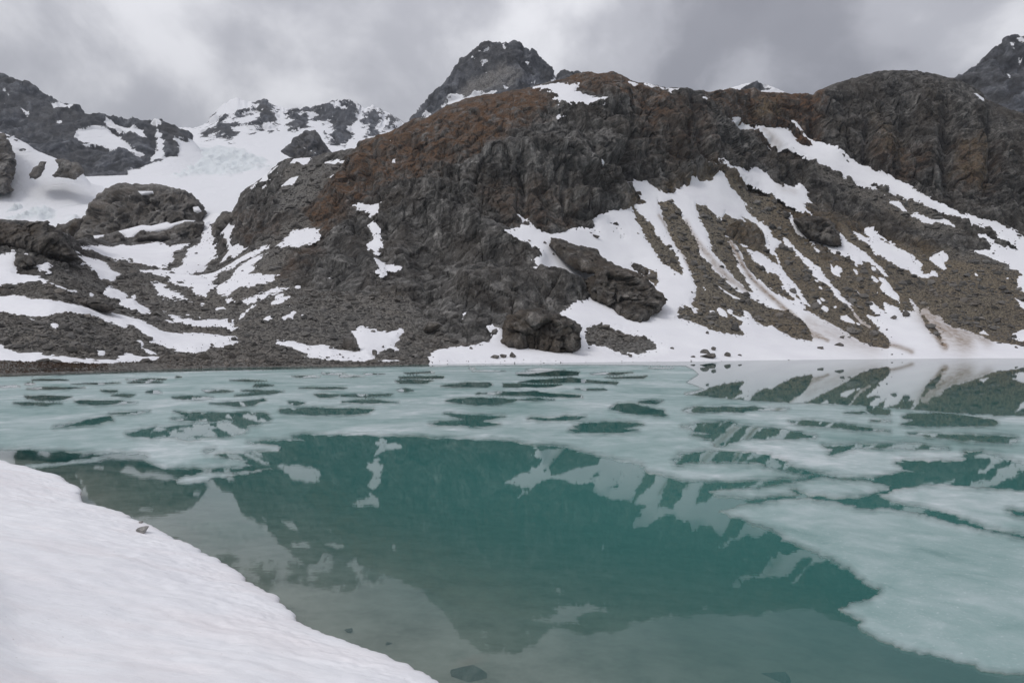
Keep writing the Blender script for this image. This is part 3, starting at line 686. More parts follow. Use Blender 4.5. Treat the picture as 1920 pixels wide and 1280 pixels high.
# ================================================================== FAR TERRAIN
def far_piece(name, stations, crest, x0, x1, nc, nr, snow_fn, amp, scale, seed, mat=None, back=((60, -20), (400, -250)), blue_fn=None, scree_fn=None, front=None, zs=2.0, jag=1.0):
    xs = np.linspace(x0, x1, nc)
    if crest is not None:
        cx_ = np.arange(x0 - 12, x1 + 12, 1.0); cr = np.array(crest, float)
        cy_ = np.interp(cx_, cr[:, 0], cr[:, 1]) + jag * (perlin(cx_ / 6.5, 0 * cx_ + seed, 0 * cx_) * 2.2 + perlin(cx_ / 2.4, 0 * cx_ + seed, 0 * cx_ + 4) * 1.3)
        crest = list(zip(cx_, cy_))
    P = loft(stations, xs, nr, crest=crest, back=back, smooth_px=10, front=front)
    px, py = to_px(P)
    n = grid_normals(P)
    wv = np.stack([fbm(P, scale, 2, 0.5, seed + 1), fbm(P, scale, 2, 0.5, seed + 2), fbm(P, scale, 2, 0.5, seed + 3)], -1) * scale * 0.25
    sn = snow_fn(px, py, P).astype(np.float32)
    dsp = ridged(P + wv, scale, 5, 0.56, seed, zs) * amp
    bl = blue_fn(px, py, P).astype(np.float32) if blue_fn else np.zeros(px.shape, np.float32)
    dsp = dsp * np.where(sn > 0, 0.12, 1.0) + bl * ridged(P * np.array([1, 0.5, 1.0], np.float32), 34.0, 4, 0.6, seed + 9) * 11.0
    fv, fe = blocks((P + wv).reshape(-1, 3), scale * 0.22, 7, 1.6)
    tn = fv.reshape(px.shape)
    dsp = dsp + np.where(sn > 0, 0.05, 1.0) * ((tn - 0.5) * amp * 0.30 - amp * 0.12 * np.exp(-fe.reshape(px.shape) / 0.08))
    P2 = P + n * dsp[..., None]
    z = np.zeros(px.size, np.float32)
    o = mesh_obj(name, P2.reshape(-1, 3), grid_faces(*P.shape[:2]), mat or M_FAR, None, True,
                 {'snow': sn.ravel(), 'rust': z, 'tan': z, 'scree': (scree_fn(px, py, P).astype(np.float32).ravel() if scree_fn else z), 'blue': bl.ravel(), 'tone': tn.ravel()})
    return struct(o)
def polys_sd(px, py, polys):
    s = np.full(px.shape, -99.0, np.float32)
    for p in polys: s = np.maximum(s, sd_box(px, py, p, 25))
    return s
# glacier filling the valley
GL_BLUE = [RG(1, [(980,560),(1100,535),(1220,525),(1370,540),(1460,590),(1560,640),(1440,650),(1300,690),(1000,690),(900,640)]), RG(1, [(20,900),(100,870),(240,880),(330,900),(300,940),(60,945)]), RG(1, [(350,910),(440,905),(430,930),(360,925)])]
glacier = far_piece('glacier', {
  -350: [(470,600),(420,720),(396,800),(372,920),(345,1100),(335,1300),(333,1500),(300,1700),(255,2000),(240,2300)],
  60: [(470,600),(420,720),(392,790),(376,900),(352,1080),(336,1280),(330,1500),(300,1700),(255,2000),(240,2300)],
  200: [(450,640),(410,720),(385,800),(362,950),(345,1080),(331,1300),(327,1500),(305,1700),(260,2000),(240,2300)],
  320: [(440,660),(405,720),(380,820),(360,950),(343,1080),(330,1300),(326,1480),(296,1660),(275,1800),(262,1900)],
  400: [(425,670),(402,700),(380,820),(360,950),(345,1100),(329,1300),(324,1480),(288,1660),(280,1800),(276,1900)],
  480: [(420,680),(400,720),(380,840),(360,970),(345,1100),(328,1300),(318,1480),(288,1660),(280,1800),(276,1900)],
  640: [(420,680),(400,720),(380,840),(360,970),(345,1100),(328,1300),(310,1480),(300,1660),(292,1800),(288,1900)],
  900: [(420,680),(400,720),(380,840),(360,970),(345,1100),(328,1300),(310,1480),(300,1660),(292,1800),(288,1900)]},
  None, -340, 700, 340, 200, lambda x, y, P: np.full(x.shape, 30.0), 6, 120, 4.0, blue_fn=lambda x, y, P: smooth(polys_sd(x, y, GL_BLUE) + 9 * perlin(P[..., 0] / 30, P[..., 1] / 60, P[..., 2] / 20), -3, 6))
# dark ridge on the left
LE_SNOW = [RG(1, q) for q in ([(440,440),(520,425),(600,430),(700,490),(760,545),(810,570),(700,555),(600,540),(530,510),(470,515),(430,485)], [(600,380),(700,415),(800,430),(825,475),(760,460),(690,435)],
  [(1085,470),(1300,560),(1300,760),(700,760),(720,660),(860,612),(930,588),(1000,575),(1005,530),(968,472),(1040,492),(1082,485)], [(862,355),(885,365),(895,440),(920,500),(925,560),(905,600),(850,600),(880,540),(882,470),(872,400)], [(100,165),(120,172),(118,185)], [(275,265),(320,290),(315,310),(290,300)], [(325,265),(400,305),(390,320),(340,290)],
  [(20,205),(55,240),(48,243)], [(70,260),(160,335),(150,338),(100,300)], [(30,300),(55,315),(45,330)], [(320,385),(350,370),(348,402),(318,400)])]
far_piece('mountain_left', {
  -350: [(300,1450),(240,1520),(180,1580),(110,1650),(40,1750)],
  0: [(345,1300),(300,1450),(255,1520),(200,1600),(139,1720)],
  100: [(340,1320),(305,1460),(268,1520),(230,1590),(185,1690)],
  200: [(342,1340),(318,1470),(288,1530),(255,1590),(222,1680)],
  300: [(345,1360),(302,1520),(275,1570),(245,1630),(214,1690)],
  370: [(350,1380),(318,1530),(300,1580),(285,1630),(268,1690)],
  420: [(360,1380),(335,1530),(325,1580),(318,1630),(310,1690)]},
  [(-350,20),(-100,110),(0,139),(37,157),(67,168),(100,185),(133,198),(153,210),(175,216),(200,222),(240,227),(262,224),(283,218),(289,224),(300,214),(317,223),(333,237),(345,250),(360,262),(380,285),(420,315)],
  -340, 415, 300, 180, lambda x, y, P: polys_sd(x, y, LE_SNOW), 15, 110, 14.0)
# snowy range at the head of the glacier
FR = [RG(1, q) for q in ([(1170,400),(1190,345),(1300,345),(1370,320),(1440,300),(1420,330),(1310,360),(1250,385)], [(1120,430),(1230,400),(1310,375),(1380,400),(1330,430),(1320,470),(1290,485),(1200,475),(1140,465)],
  [(1380,390),(1470,370),(1440,330),(1460,280),(1490,262),(1550,320),(1580,380),(1560,420),(1480,440),(1400,442)])]
FR += [RG(3, q) for q in ([(280,460),(330,430),(440,430),(560,395),(640,380),(710,425),(695,470),(650,510),(665,590),(620,640),(560,640),(545,580),(560,510),(500,530),(430,490),(400,520),(370,550),(310,565),(300,510)],
  [(715,510),(740,450),(785,418),(830,450),(840,500),(800,580),(740,590)], [(830,560),(870,460),(960,515),(890,550)])]
far_piece('mountain_range', {
  300: [(340,1650),(300,1850),(275,2050),(260,2250),(240,2450)],
  440: [(330,1650),(288,1850),(258,2100),(222,2250),(183,2450)],
  600: [(330,1650),(300,1850),(268,2100),(232,2250),(195,2450)],
  760: [(340,1650),(310,1850),(285,2100),(262,2250),(232,2450)],
  960: [(360,1900),(340,2150),(330,2300),(320,2450),(300,2650)]},
  [(300,240),(337,240),(367,244),(380,238),(393,230),(403,210),(420,196),(443,183),(458,190),(473,192),(484,190),(493,187),(507,195),(520,201),(540,205),(560,203),(575,204),(593,200),(613,193),(633,188),(653,187),(665,196),(677,204),(688,202),(700,198),(715,206),(730,213),(745,222),(762,233),(800,255),(960,300)],
  305, 800, 350, 220, lambda x, y, P: -polys_sd(x, y, FR) * 0.42 + 0.6, 15, 120, 24.0, jag=1.5)
# the dark horn behind the central ridge
HORN_SN = [RG(3, q) for q in ([(1040,495),(1090,465),(1120,462),(1080,495)], [(1165,440),(1200,390),(1270,370),(1320,370),(1400,345),(1480,350),(1300,400)], [(1380,120),(1430,105),(1425,125),(1395,130)], [(1290,190),(1305,195),(1300,230)], [(1310,165),(1350,155),(1340,165)],
  [(1620,300),(1695,275),(1690,288),(1640,305)], [(1510,315),(1545,312),(1530,325)], [(1410,225),(1440,210),(1430,222)], [(1380,180),(1420,160),(1400,200)], [(1790,235),(1805,270),(1830,285),(1800,285)], [(1510,75),(1525,95),(1515,105)], [(1640,170),(1655,175),(1648,184)])]
far_piece('mountain_horn', {
  700: [(330,1250),(300,1350),(290,1400),(280,1450),(270,1500)],
  780: [(320,1250),(280,1340),(260,1380),(243,1430),(225,1500)],
  850: [(300,1250),(240,1340),(210,1380),(180,1430),(145,1500)],
  930: [(280,1250),(200,1340),(165,1380),(125,1430),(81,1500)],
  1040: [(280,1250),(200,1340),(185,1380),(170,1430),(145,1500)],
  1130: [(280,1250),(220,1340),(200,1380),(175,1430),(150,1500)],
  1300: [(300,1250),(260,1340),(240,1380),(220,1430),(200,1500)]},
  [(700,275),(760,240),(778,225),(800,200),(812,184),(823,170),(847,147),(852,135),(857,127),(868,118),(877,113),(886,100),(897,92),(903,86),(910,82),(920,83),(928,81),(932,89),(940,84),(947,82),(953,86),(960,84),(967,86),(973,83),(978,95),(990,100),(1000,100),(1010,110),(1020,118),(1030,130),(1037,141),(1043,152),(1048,142),(1055,135),(1066,140),(1075,144),(1083,137),(1096,139),(1110,143),(1130,152),(1300,200)],
  760, 1160, 300, 220, lambda x, y, P: polys_sd(x, y, HORN_SN) - 1.0 + 3.0 * smooth(perlin(P[..., 0] / 22, P[..., 1] / 22, P[..., 2] / 22), 0.35, 0.6) * smooth(-y, -130, -80) * smooth(-x, -950, -900), 13, 90, 34.0,
  scree_fn=lambda x, y, P: 0.75 * smooth(polys_sd(x, y, [RG(3, [(1200,400),(1340,250),(1480,170),(1620,200),(1580,330),(1400,360)])]) + 14 * perlin(P[..., 0] / 40, P[..., 1] / 40, P[..., 2] / 90), -6, 14))
# peak at the right edge and the snowy knoll behind the saddle
RP_SN = [RG(7, q) for q in ([(1825,85),(1850,95),(1870,120),(1900,130),(1890,160),(1860,145),(1830,115)], [(1878,192),(1905,190),(1900,215),(1885,208)], [(1790,282),(1808,280),(1830,312),(1815,310)], [(1558,368),(1590,340),(1598,350),(1575,372)], [(1840,45),(1900,36),(1920,50),(1860,60)])]
far_piece('mountain_peak', {
  1700: [(300,760),(270,800),(250,840),(230,880),(215,930)],
  1790: [(300,760),(250,800),(220,840),(185,880),(148,930)],
  1920: [(300,760),(230,800),(180,840),(130,880),(70,940)],
  2250: [(300,760),(200,800),(130,840),(60,880),(-40,960)]},
  [(1700,200),(1760,172),(1790,148),(1806,136),(1817,125),(1833,113),(1847,101),(1860,92),(1875,84),(1887,78),(1898,72),(1920,70),(2000,40),(2250,-40)],
  1740, 2240, 200, 120, lambda x, y, P: polys_sd(x, y, RP_SN), 9, 60, 44.0)
KN_R = [RG(5, [(1475,325),(1500,300),(1550,285),(1620,300),(1640,318),(1580,325),(1580,340),(1480,340)])]
far_piece('snow_knoll', {
  1250: [(230,850),(210,870),(198,890),(190,910),(182,930)],
  1420: [(230,850),(205,870),(188,890),(172,910),(155,930)],
  1600: [(230,850),(220,870),(212,890),(206,910),(200,930)]},
  [(1250,182),(1330,176),(1367,167),(1385,162),(1400,157),(1417,155),(1430,157),(1440,160),(1458,168),(1477,177),(1520,190),(1600,200)],
  1255, 1590, 140, 70, lambda x, y, P: -polys_sd(x, y, KN_R), 6, 40, 54.0, jag=0.4)
# snowy shelf left of the glacier
far_piece('snow_shelf', {
  -350: [(440,700),(400,760),(360,800),(310,850),(250,900)],
  0: [(430,720),(385,780),(345,820),(300,860),(248,920)],
  60: [(425,730),(385,790),(350,825),(315,860),(276,910)],
  130: [(415,750),(385,800),(360,835),(335,860),(306,900)],
  200: [(410,780),(395,820),(380,850),(365,880),(350,910)]},
  [(-350,230),(-60,245),(0,248),(12,253),(33,262),(50,270),(67,283),(90,292),(110,300),(130,306),(150,318),(170,345),(200,352)],
  -340, 195, 240, 120, lambda x, y, P: np.full(x.shape, 8.0) - 14 * smooth(perlin(P[..., 0] / 16, P[..., 1] / 30, P[..., 2] / 9), 0.15, 0.45) * smooth(-y, -300, -270), 4, 60, 64.0, jag=0.5)

# ================================================================== OUTCROPS (closed rock bodies)
def cdt_poly(outline, step, jitter=0.3, holes=(), sd_only=False):
    """triangulate a polygon with interior points; returns pts, tris, sd"""
    o = np.asarray(outline, float)
    def refine(p, k):
        out = []
        for a, b in zip(p, np.roll(p, -1, 0)):
            n = max(1, int(np.ceil(np.hypot(*((b - a) / k)))))
            for i in range(n): out.append(a + (b - a) * i / n)
        return np.array(out)
    sx, sy = step
    rings = [refine(o, np.array([sx, sy]))] + [refine(np.asarray(h, float), np.array([sx, sy])) for h in holes]
    gx, gy = np.meshgrid(np.arange(o[:, 0].min(), o[:, 0].max(), sx), np.arange(o[:, 1].min(), o[:, 1].max(), sy))
    gx = gx + (np.arange(gx.shape[0]) % 2)[:, None] * sx * 0.5
    return rings, np.stack([gx.ravel(), gy.ravel()], -1)
def triangulate(rings, inner):
    pts = np.concatenate(rings + [inner]); edges = []; s = 0
    for r in rings:
        n = len(r); edges += [(s + i, s + (i + 1) % n) for i in range(n)]; s += n
    res = delaunay_2d_cdt([Vector(p) for p in pts], edges, [], 0, 1e-5)
    P = np.array([tuple(v) for v in res[0]]); T = np.array([f for f in res[2] if len(f) == 3], np.int32)
    return P, T
def outcrop(name, outline, Y0, thick, seed, mat, amp=1.0, tilt=0.0, edge=None, step=2.6, scale=6.0, parent=None, fl=0.5, tall=2.2):
    o = np.asarray(outline, float)
    h = o[:, 1].max() - o[:, 1].min()
    edge = edge or 0.2 * min(h, o[:, 0].max() - o[:, 0].min())
    rings, inner = cdt_poly(o, (step, step))
    # roughen the outline
    r = rings[0]
    nz = perlin(r[:, 0] / 9 + seed, r[:, 1] / 9, seed + 0 * r[:, 0]) * 2.6 + perlin(r[:, 0] / 3.3 + seed, r[:, 1] / 3.3, 3 + seed + 0 * r[:, 0]) * 1.3
    nb = np.roll(r, -1, 0) - np.roll(r, 1, 0); nb /= np.linalg.norm(nb, axis=1)[:, None] + 1e-9
    r = r + np.stack([nb[:, 1], -nb[:, 0]], -1) * nz[:, None]
    sdi = sdist(inner[:, 0].astype(np.float32), inner[:, 1].astype(np.float32), r)
    inner = inner[sdi > step * 0.6]
    P, T = triangulate([r], inner)
    c = P[T].mean(1)
    T = T[sdist(c[:, 0].astype(np.float32), c[:, 1].astype(np.float32), r) > 0]
    sd = np.maximum(sdist(P[:, 0].astype(np.float32), P[:, 1].astype(np.float32), r), 0)
    q = np.clip(sd / edge, 0, 1); f = 0.78 * np.sqrt(np.clip(1 - (1 - q) ** 2, 0, 1)) + 0.22 * np.clip(sd / (2.2 * edge), 0, 1)
    ybot = o[:, 1].max()
    Yb = Y0 + (ybot - P[:, 1]) / FPX * Y0 * tilt
    front = world_pt(P[:, 0], P[:, 1], Yb - thick * f)
    backp = world_pt(P[:, 0], P[:, 1], Yb + thick * 1.6 * f)
    n = len(P)
    # displacement: front pushed along the view-independent outward direction of the body
    ctr = front.mean(0) + np.array([0, thick, -0.1 * thick])
    def disp(V, weight):
        dv = V - ctr; dv /= np.linalg.norm(dv, axis=1)[:, None]
        V32 = V.astype(np.float32)
        dd = ridged(V32 * np.array([1, 1, fl], np.float32), scale * 2, 3, 0.6, seed) * 1.5 + ridged(V32, scale * 0.6, 3, 0.55, seed + 5) * 0.35 + fbm(V32, scale * 3, 2, 0.5, seed + 8) * 1.0
        va, ea = blocks(V32 + fbm(V32, scale * 2, 2, 0.5, seed)[:, None] * scale * 0.5, scale * 1.5, int(seed * 7), tall); vb, eb = blocks(V32, scale * 0.55, int(seed * 5), 1.5)
        dd = dd * 0.8 + (va - 0.5) * 3.6 - 0.9 * np.exp(-ea / 0.05) + (vb - 0.5) * 1.3 - 0.3 * np.exp(-eb / 0.08)
        dv[:, 2] *= 0.4
        return V + dv * (dd * amp * weight)[:, None], 0.5 * va + 0.5 * vb
    wgt = 0.25 + 0.75 * np.clip(q * 1.5, 0, 1)
    front, tn = disp(front, wgt); backp, _t = disp(backp, wgt)
    bnd = sd < 1e-4
    backp[bnd] = front[bnd]
    V = np.concatenate([front, backp])
    Tb = T[:, ::-1] + n
    bi = np.where(np.concatenate([np.zeros(n, bool), bnd]))[0]
    rem = np.arange(2 * n); rem[bi] = bi - n
    # orientation: the front must face the camera
    a, b, cc = V[T[:, 0]], V[T[:, 1]], V[T[:, 2]]
    if np.median(np.cross(b - a, cc - a)[:, 1]) > 0: T = T[:, ::-1]; Tb = Tb[:, ::-1]
    F = rem[np.concatenate([T, Tb])]
    V, F, at_ = submesh(V, F.astype(np.int32), {'tone': np.concatenate([tn, tn]).astype(np.float32)})
    z = np.zeros(len(V), np.float32)
    return mesh_obj(name, V, F, mat, parent, True, {'rust': z, 'tan': z + 0.15, 'scree': z, 'tone': at_['tone']})
OUT = [
 ('rock_dome', RG(2, [(430,262),(410,190),(450,115),(475,70),(500,30),(540,-30),(600,-80),(680,-112),(740,-108),(870,-104),(960,-88),(1060,-60),(1110,-20),(1150,20),(1168,60),(1148,100),(1145,180),(1090,240),(960,260),(800,270),(600,280)]), 640, 46, 3.1, 3.6, 0.9, 'large rounded grey rock dome standing before the glacier', 'rock dome', 10),
 ('rock_ledge', RG(2, [(705,265),(730,215),(760,180),(800,148),(815,165),(900,160),(950,150),(1000,118),(1100,107),(1150,112),(1140,190),(1080,258),(1040,238),(970,258),(960,232),(900,217),(830,232),(780,252),(730,278)]), 575, 22, 5.2, 2.4, 0.6, 'low rock ledge at the right foot of the rounded dome', 'rock ledge', 8),
 ('rock_ledge', RG(2, [(425,262),(470,200),(560,205),(600,170),(660,160),(700,190),(692,250),(640,292),(560,287)]), 565, 20, 8.2, 2.0, 0.6, 'stubby rock ledge at the left foot of the rounded dome', 'rock ledge', 8),
 ('rock_outcrop', RG(6, [(390,232),(400,196),(470,205),(520,235),(590,240),(660,265),(685,305),(760,345),(860,380),(920,415),(960,460),(1010,500),(1052,545),(1015,600),(950,655),(900,682),(840,672),(780,640),(740,590),(690,565),(630,545),(600,500),(590,440),(640,405),(560,390),(480,345),(440,300)]), 291, 9, 11.7, 1.8, 1.55, 'big dark overhanging rock nose jutting over the snow apron', 'rock outcrop', 5),
 ('rock_outcrop', RG(6, [(125,790),(130,700),(150,640),(220,600),(330,590),(420,610),(520,650),(575,700),(570,760),(575,800),(530,835),(470,865),(380,875),(300,862),(210,845),(160,825)]), 246, 9, 14.3, 1.6, 0.6, 'squat dark rock block standing on the far shore snow', 'rock outcrop', 4.5),
 ('rock_outcrop', RG(8, [(320,115),(400,95),(480,90),(560,110),(610,160),(650,235),(660,300),(630,312),(540,300),(440,262),(370,200)]), 452, 14, 21.3, 1.6, 0.7, 'dark knob of rock in the right scree slope', 'rock outcrop', 5),
 ('rock_cliff', RG(2, [(-900,130),(-60,112),(60,108),(130,130),(160,108),(250,102),(300,130),(340,150),(370,220),(420,280),(445,320),(380,335),(300,325),(200,312),(120,292),(60,272),(-60,284),(-900,300)]), 292, 14, 27.7, 1.7, 0.5, 'grey cliff of blocky rock at the left edge below the glacier', 'cliff', 5),
 ('rock_outcrop', RG(2, [(82,362),(90,300),(140,290),(190,315),(200,350),(150,372)]), 268, 4, 29.7, 0.7, 0.5, 'small rock lump poking from snow below the left cliff', 'rock outcrop', 3),
 ('rock_outcrop', RG(2, [(300,150),(330,120),(370,115),(420,90),(470,88),(455,140),(400,200),(370,215)]), 420, 8, 31.3, 0.9, 0.6, 'pale split rock wedge between the left cliff and the dome', 'rock outcrop', 4),
 ('rock_slab', RG(2, [(-900,470),(-60,480),(0,470),(70,490),(200,470),(300,490),(400,530),(500,535),(600,560),(665,600),(600,614),(500,594),(380,572),(280,548),(180,543),(80,518),(0,528),(-900,540)]), 222, 6, 33.3, 0.7, 0.7, 'long tilted slab of banded brown rock above the snow band', 'rock slab', 3),
 ('rock_outcrop', RG(1, [(-620,560),(-480,470),(-300,420),(-120,438),(20,448),(50,500),(80,560),(95,620),(82,700),(60,740),(80,770),(40,788),(0,794),(-200,815),(-420,790),(-590,700)]), 790, 20, 36.3, 2.6, 0.8, 'grey rock buttress at the left edge above the glacier', 'rock outcrop', 8),
 ('rock_outcrop', RG(1, [(160,690),(180,650),(230,610),(265,608),(250,655),(215,702),(165,706)]), 800, 9, 39.3, 1.4, 0.8, 'oval grey rock island in the snow shelf', 'rock outcrop', 7),
 ('rock_outcrop', RG(1, [(290,690),(330,640),(310,600),(360,590),(400,612),(450,615),(472,665),(430,712),(350,702)]), 805, 12, 41.3, 1.6, 0.8, 'wide grey rock island at the edge of the snow shelf', 'rock outcrop', 7),
 ('rock_pyramid', RG(3, [(265,672),(300,630),(330,600),(400,552),(460,548),(500,610),(550,682),(510,720),(480,730),(360,725),(300,695)]), 1420, 45, 44.3, 6.0, 1.0, 'dark pyramid of rock rising from the upper glacier', 'rock pyramid', 18),
 ('rock_outcrop', RG(2, [(1185,170),(1210,100),(1250,60),(1320,55),(1330,100),(1290,125),(1255,180),(1275,230),(1220,240)]), 520, 10, 47.3, 1.5, 0.8, 'ochre rock knob on the right side of the gully', 'rock outcrop', 5),
]
for (nm, poly, Y0, th, seed, amp, tilt, lab, cat, sc_) in OUT:
    o = outcrop(nm, poly, Y0, th, seed, M_FAR if nm == 'rock_pyramid' else (M_DOME if Y0 > 480 else M_OUT), amp, tilt, scale=sc_, step=2.0, fl=0.16 if nm == 'rock_dome' else 0.45, tall=5.0 if nm == 'rock_dome' else 2.2)
    tag(o, lab, cat, 'bare rock outcrops on the slopes')
    if nm == 'rock_pyramid':
        a = o.data.attributes.new('snow', 'FLOAT', 'POINT'); V = np.zeros(len(o.data.vertices) * 3, np.float32); o.data.vertices.foreach_get('co', V); V = V.reshape(-1, 3)
        x, y = to_px(V); s = polys_sd(x, y, [RG(3, [(380,645),(430,660),(480,690),(470,700),(420,672)])]); s[s < -50] = -12
        a.data.foreach_set('value', s.astype(np.float32))
# snow lying on the ledge between dome and ledges
def snow_body(outline, Y0, thick, tilt, parent=None):
    o = np.asarray(outline, float)
    rings, inner = cdt_poly(o, (3, 3))
    s = sdist(inner[:, 0].astype(np.float32), inner[:, 1].astype(np.float32), o)
    P, T = triangulate([rings[0]], inner[s > 1.5])
    c = P[T].mean(1); T = T[sdist(c[:, 0].astype(np.float32), c[:, 1].astype(np.float32), o) > 0]
    sd = np.maximum(sdist(P[:, 0].astype(np.float32), P[:, 1].astype(np.float32), o), 0)
    f = np.sqrt(np.clip(sd / 5, 0, 1))
    Yb = Y0 + (o[:, 1].max() - P[:, 1]) / FPX * Y0 * tilt
    A = world_pt(P[:, 0], P[:, 1], Yb - thick * f); B = world_pt(P[:, 0], P[:, 1], Yb + thick * f)
    n = len(P)
    V = np.concatenate([A, B]); F = np.concatenate([T, T[:, ::-1] + n])
    a, b, cc = V[T[:, 0]], V[T[:, 1]], V[T[:, 2]]
    if np.median(np.cross(b - a, cc - a)[:, 1]) > 0: F = F[:, ::-1]
    return mesh_obj('snow_patch', V, F.astype(np.int32), M_SNOW, parent, True, {'dirt': np.zeros(2 * n, np.float32)})
dome = bpy.data.objects['rock_dome']
snow_body(RG(2, [(665,160),(800,125),(850,130),(940,108),(960,118),(1040,98),(1100,100),(1085,112),(1000,128),(950,155),(850,170),(800,168),(760,190),(715,240),(690,262),(700,190)]), 583, 3, 1.2, dome)
snow_body(RG(2, [(525,185),(590,180),(600,200),(560,213),(530,200)]), 575, 3, 1.2, dome)
snow_body(RG(1, [(775,775),(860,775),(865,790),(800,800)]), 640, 4, 0.9, dome)
snow_body(RG(1, [(1085,865),(1115,860),(1135,890),(1110,900),(1090,890)]), 600, 4, 0.9, dome)

# ================================================================== RUBBLE AND BOULDERS
ICO_V = None
def icosa():
    p = (1 + 5 ** 0.5) / 2
    v = np.array([(-1, p, 0), (1, p, 0), (-1, -p, 0), (1, -p, 0), (0, -1, p), (0, 1, p), (0, -1, -p), (0, 1, -p), (p, 0, -1), (p, 0, 1), (-p, 0, -1), (-p, 0, 1)], float)
    v /= np.linalg.norm(v[0])
    f = np.array([(0, 11, 5), (0, 5, 1), (0, 1, 7), (0, 7, 10), (0, 10, 11), (1, 5, 9), (5, 11, 4), (11, 10, 2), (10, 7, 6), (7, 1, 8), (3, 9, 4), (3, 4, 2), (3, 2, 6), (3, 6, 8), (3, 8, 9), (4, 9, 5), (2, 4, 11), (6, 2, 10), (8, 6, 7), (9, 8, 1)], np.int32)
    return v, f
def subdiv(v, f):
    cache = {}; v = list(map(tuple, v)); nf = []
    def mid(a, b):
        k = (min(a, b), max(a, b))
        if k not in cache:
            m = (np.array(v[a]) + np.array(v[b])) / 2; m /= np.linalg.norm(m); v.append(tuple(m)); cache[k] = len(v) - 1
        return cache[k]
    for a, b, c in f:
        ab, bc, ca = mid(a, b), mid(b, c), mid(c, a)
        nf += [(a, ab, ca), (b, bc, ab), (c, ca, bc), (ab, bc, ca)]
    return np.array(v), np.array(nf, np.int32)
iv, if_ = icosa()
iv3, if3 = subdiv(*subdiv(*subdiv(iv, if_)))
def boulder_verts(seed, dims, planes=13):
    r = np.random.default_rng(seed)
    v = iv3 * 1.25
    for _ in range(planes):
        n = r.normal(size=3); n /= np.linalg.norm(n); c = r.uniform(0.5, 0.88)
        dd = np.maximum(v @ n - c, 0); v = v - n * dd[:, None]
    v = v + v * (fbm(v.astype(np.float32), 0.9, 3, 0.55, seed * 3.7) * 0.025)[:, None]
    v /= np.abs(v).max(0)
    return v * np.asarray(dims) * 0.5
scr_m = (scree > 0.6) & (SD < -2.0) & (PX > -60) & (PX < 1990) & (PY < 684)
cand = np.argwhere(scr_m & (PY > 300))
cand = cand[rng.choice(len(cand), min(16500, len(cand)), replace=False)]
sn_c = np.argwhere((SD > 1.0) & (SD < 9) & (PX > 300) & (PX < 1950) & (PY > 420))
sn_c = sn_c[rng.choice(len(sn_c), 900, replace=False)]
allc = np.concatenate([cand, sn_c])
n = len(allc)
tmpl = []
for k in range(10):
    r = np.random.default_rng(k + 100)
    tmpl.append(iv * r.uniform(0.65, 1.3, (12, 1)) * np.array([1, r.uniform(0.6, 1), r.uniform(0.5, 0.85)]))
tmpl = np.array(tmpl)
base = TERR[allc[:, 0], allc[:, 1]].copy()
on_snow = np.arange(n) >= len(cand)
base[on_snow] = SNB[allc[on_snow, 0], allc[on_snow, 1]] + Nn[allc[on_snow, 0], allc[on_snow, 1]] * 0.4
size = 0.24 * (1 - rng.random(n)) ** -0.5
size = np.clip(size, 0.25, 2.2) * (base[:, 1] / 280) ** 0.8
size[on_snow] *= 0.62
ang = rng.random(n) * 6.283; c_, s_ = np.cos(ang), np.sin(ang)
tv = tmpl[rng.integers(0, 10, n)] * size[:, None, None]
V = np.stack([tv[..., 0] * c_[:, None] - tv[..., 1] * s_[:, None], tv[..., 0] * s_[:, None] + tv[..., 1] * c_[:, None], tv[..., 2]], -1) + base[:, None, :] + np.array([0, 0, 0.12])
Frb = (if_[None] + (np.arange(n) * 12)[:, None, None]).reshape(-1, 3)
def rubble_mat():
    m, t, b, out = new_mat('rubble')
    c = mixc(t, attr(t, 'tone'), (0.05, 0.048, 0.045), (0.19, 0.18, 0.168))
    pos = N(t, 'ShaderNodeNewGeometry').outputs['Position']
    c = mixc(t, ramp(t, noise_node(t, pos, 0.02, 3), [(0.45, 0.0), (0.65, 0.6)]), c, mixc(t, 1.0, c, (1.08, 0.97, 0.86), 'MULTIPLY'))
    c = mixc(t, 1.0, c, ramp(t, noise_node(t, pos, 3.0, 5, 0.7), [(0.3, 0.6), (0.7, 1.4)]), 'MULTIPLY')
    L(t, c, b.inputs['Base Color']); b.inputs['Roughness'].default_value = 0.9
    return m
M_RUB = rubble_mat()
tone = np.repeat(np.clip(rng.normal(0.42, 0.24, n), 0, 1), 12)
o = mesh_obj('scree_rubble', V.reshape(-1, 3), Frb, M_RUB, None, False, {'tone': tone})
o['kind'] = 'stuff'; o['label'] = 'loose angular stones littering the scree slopes and snow edges'

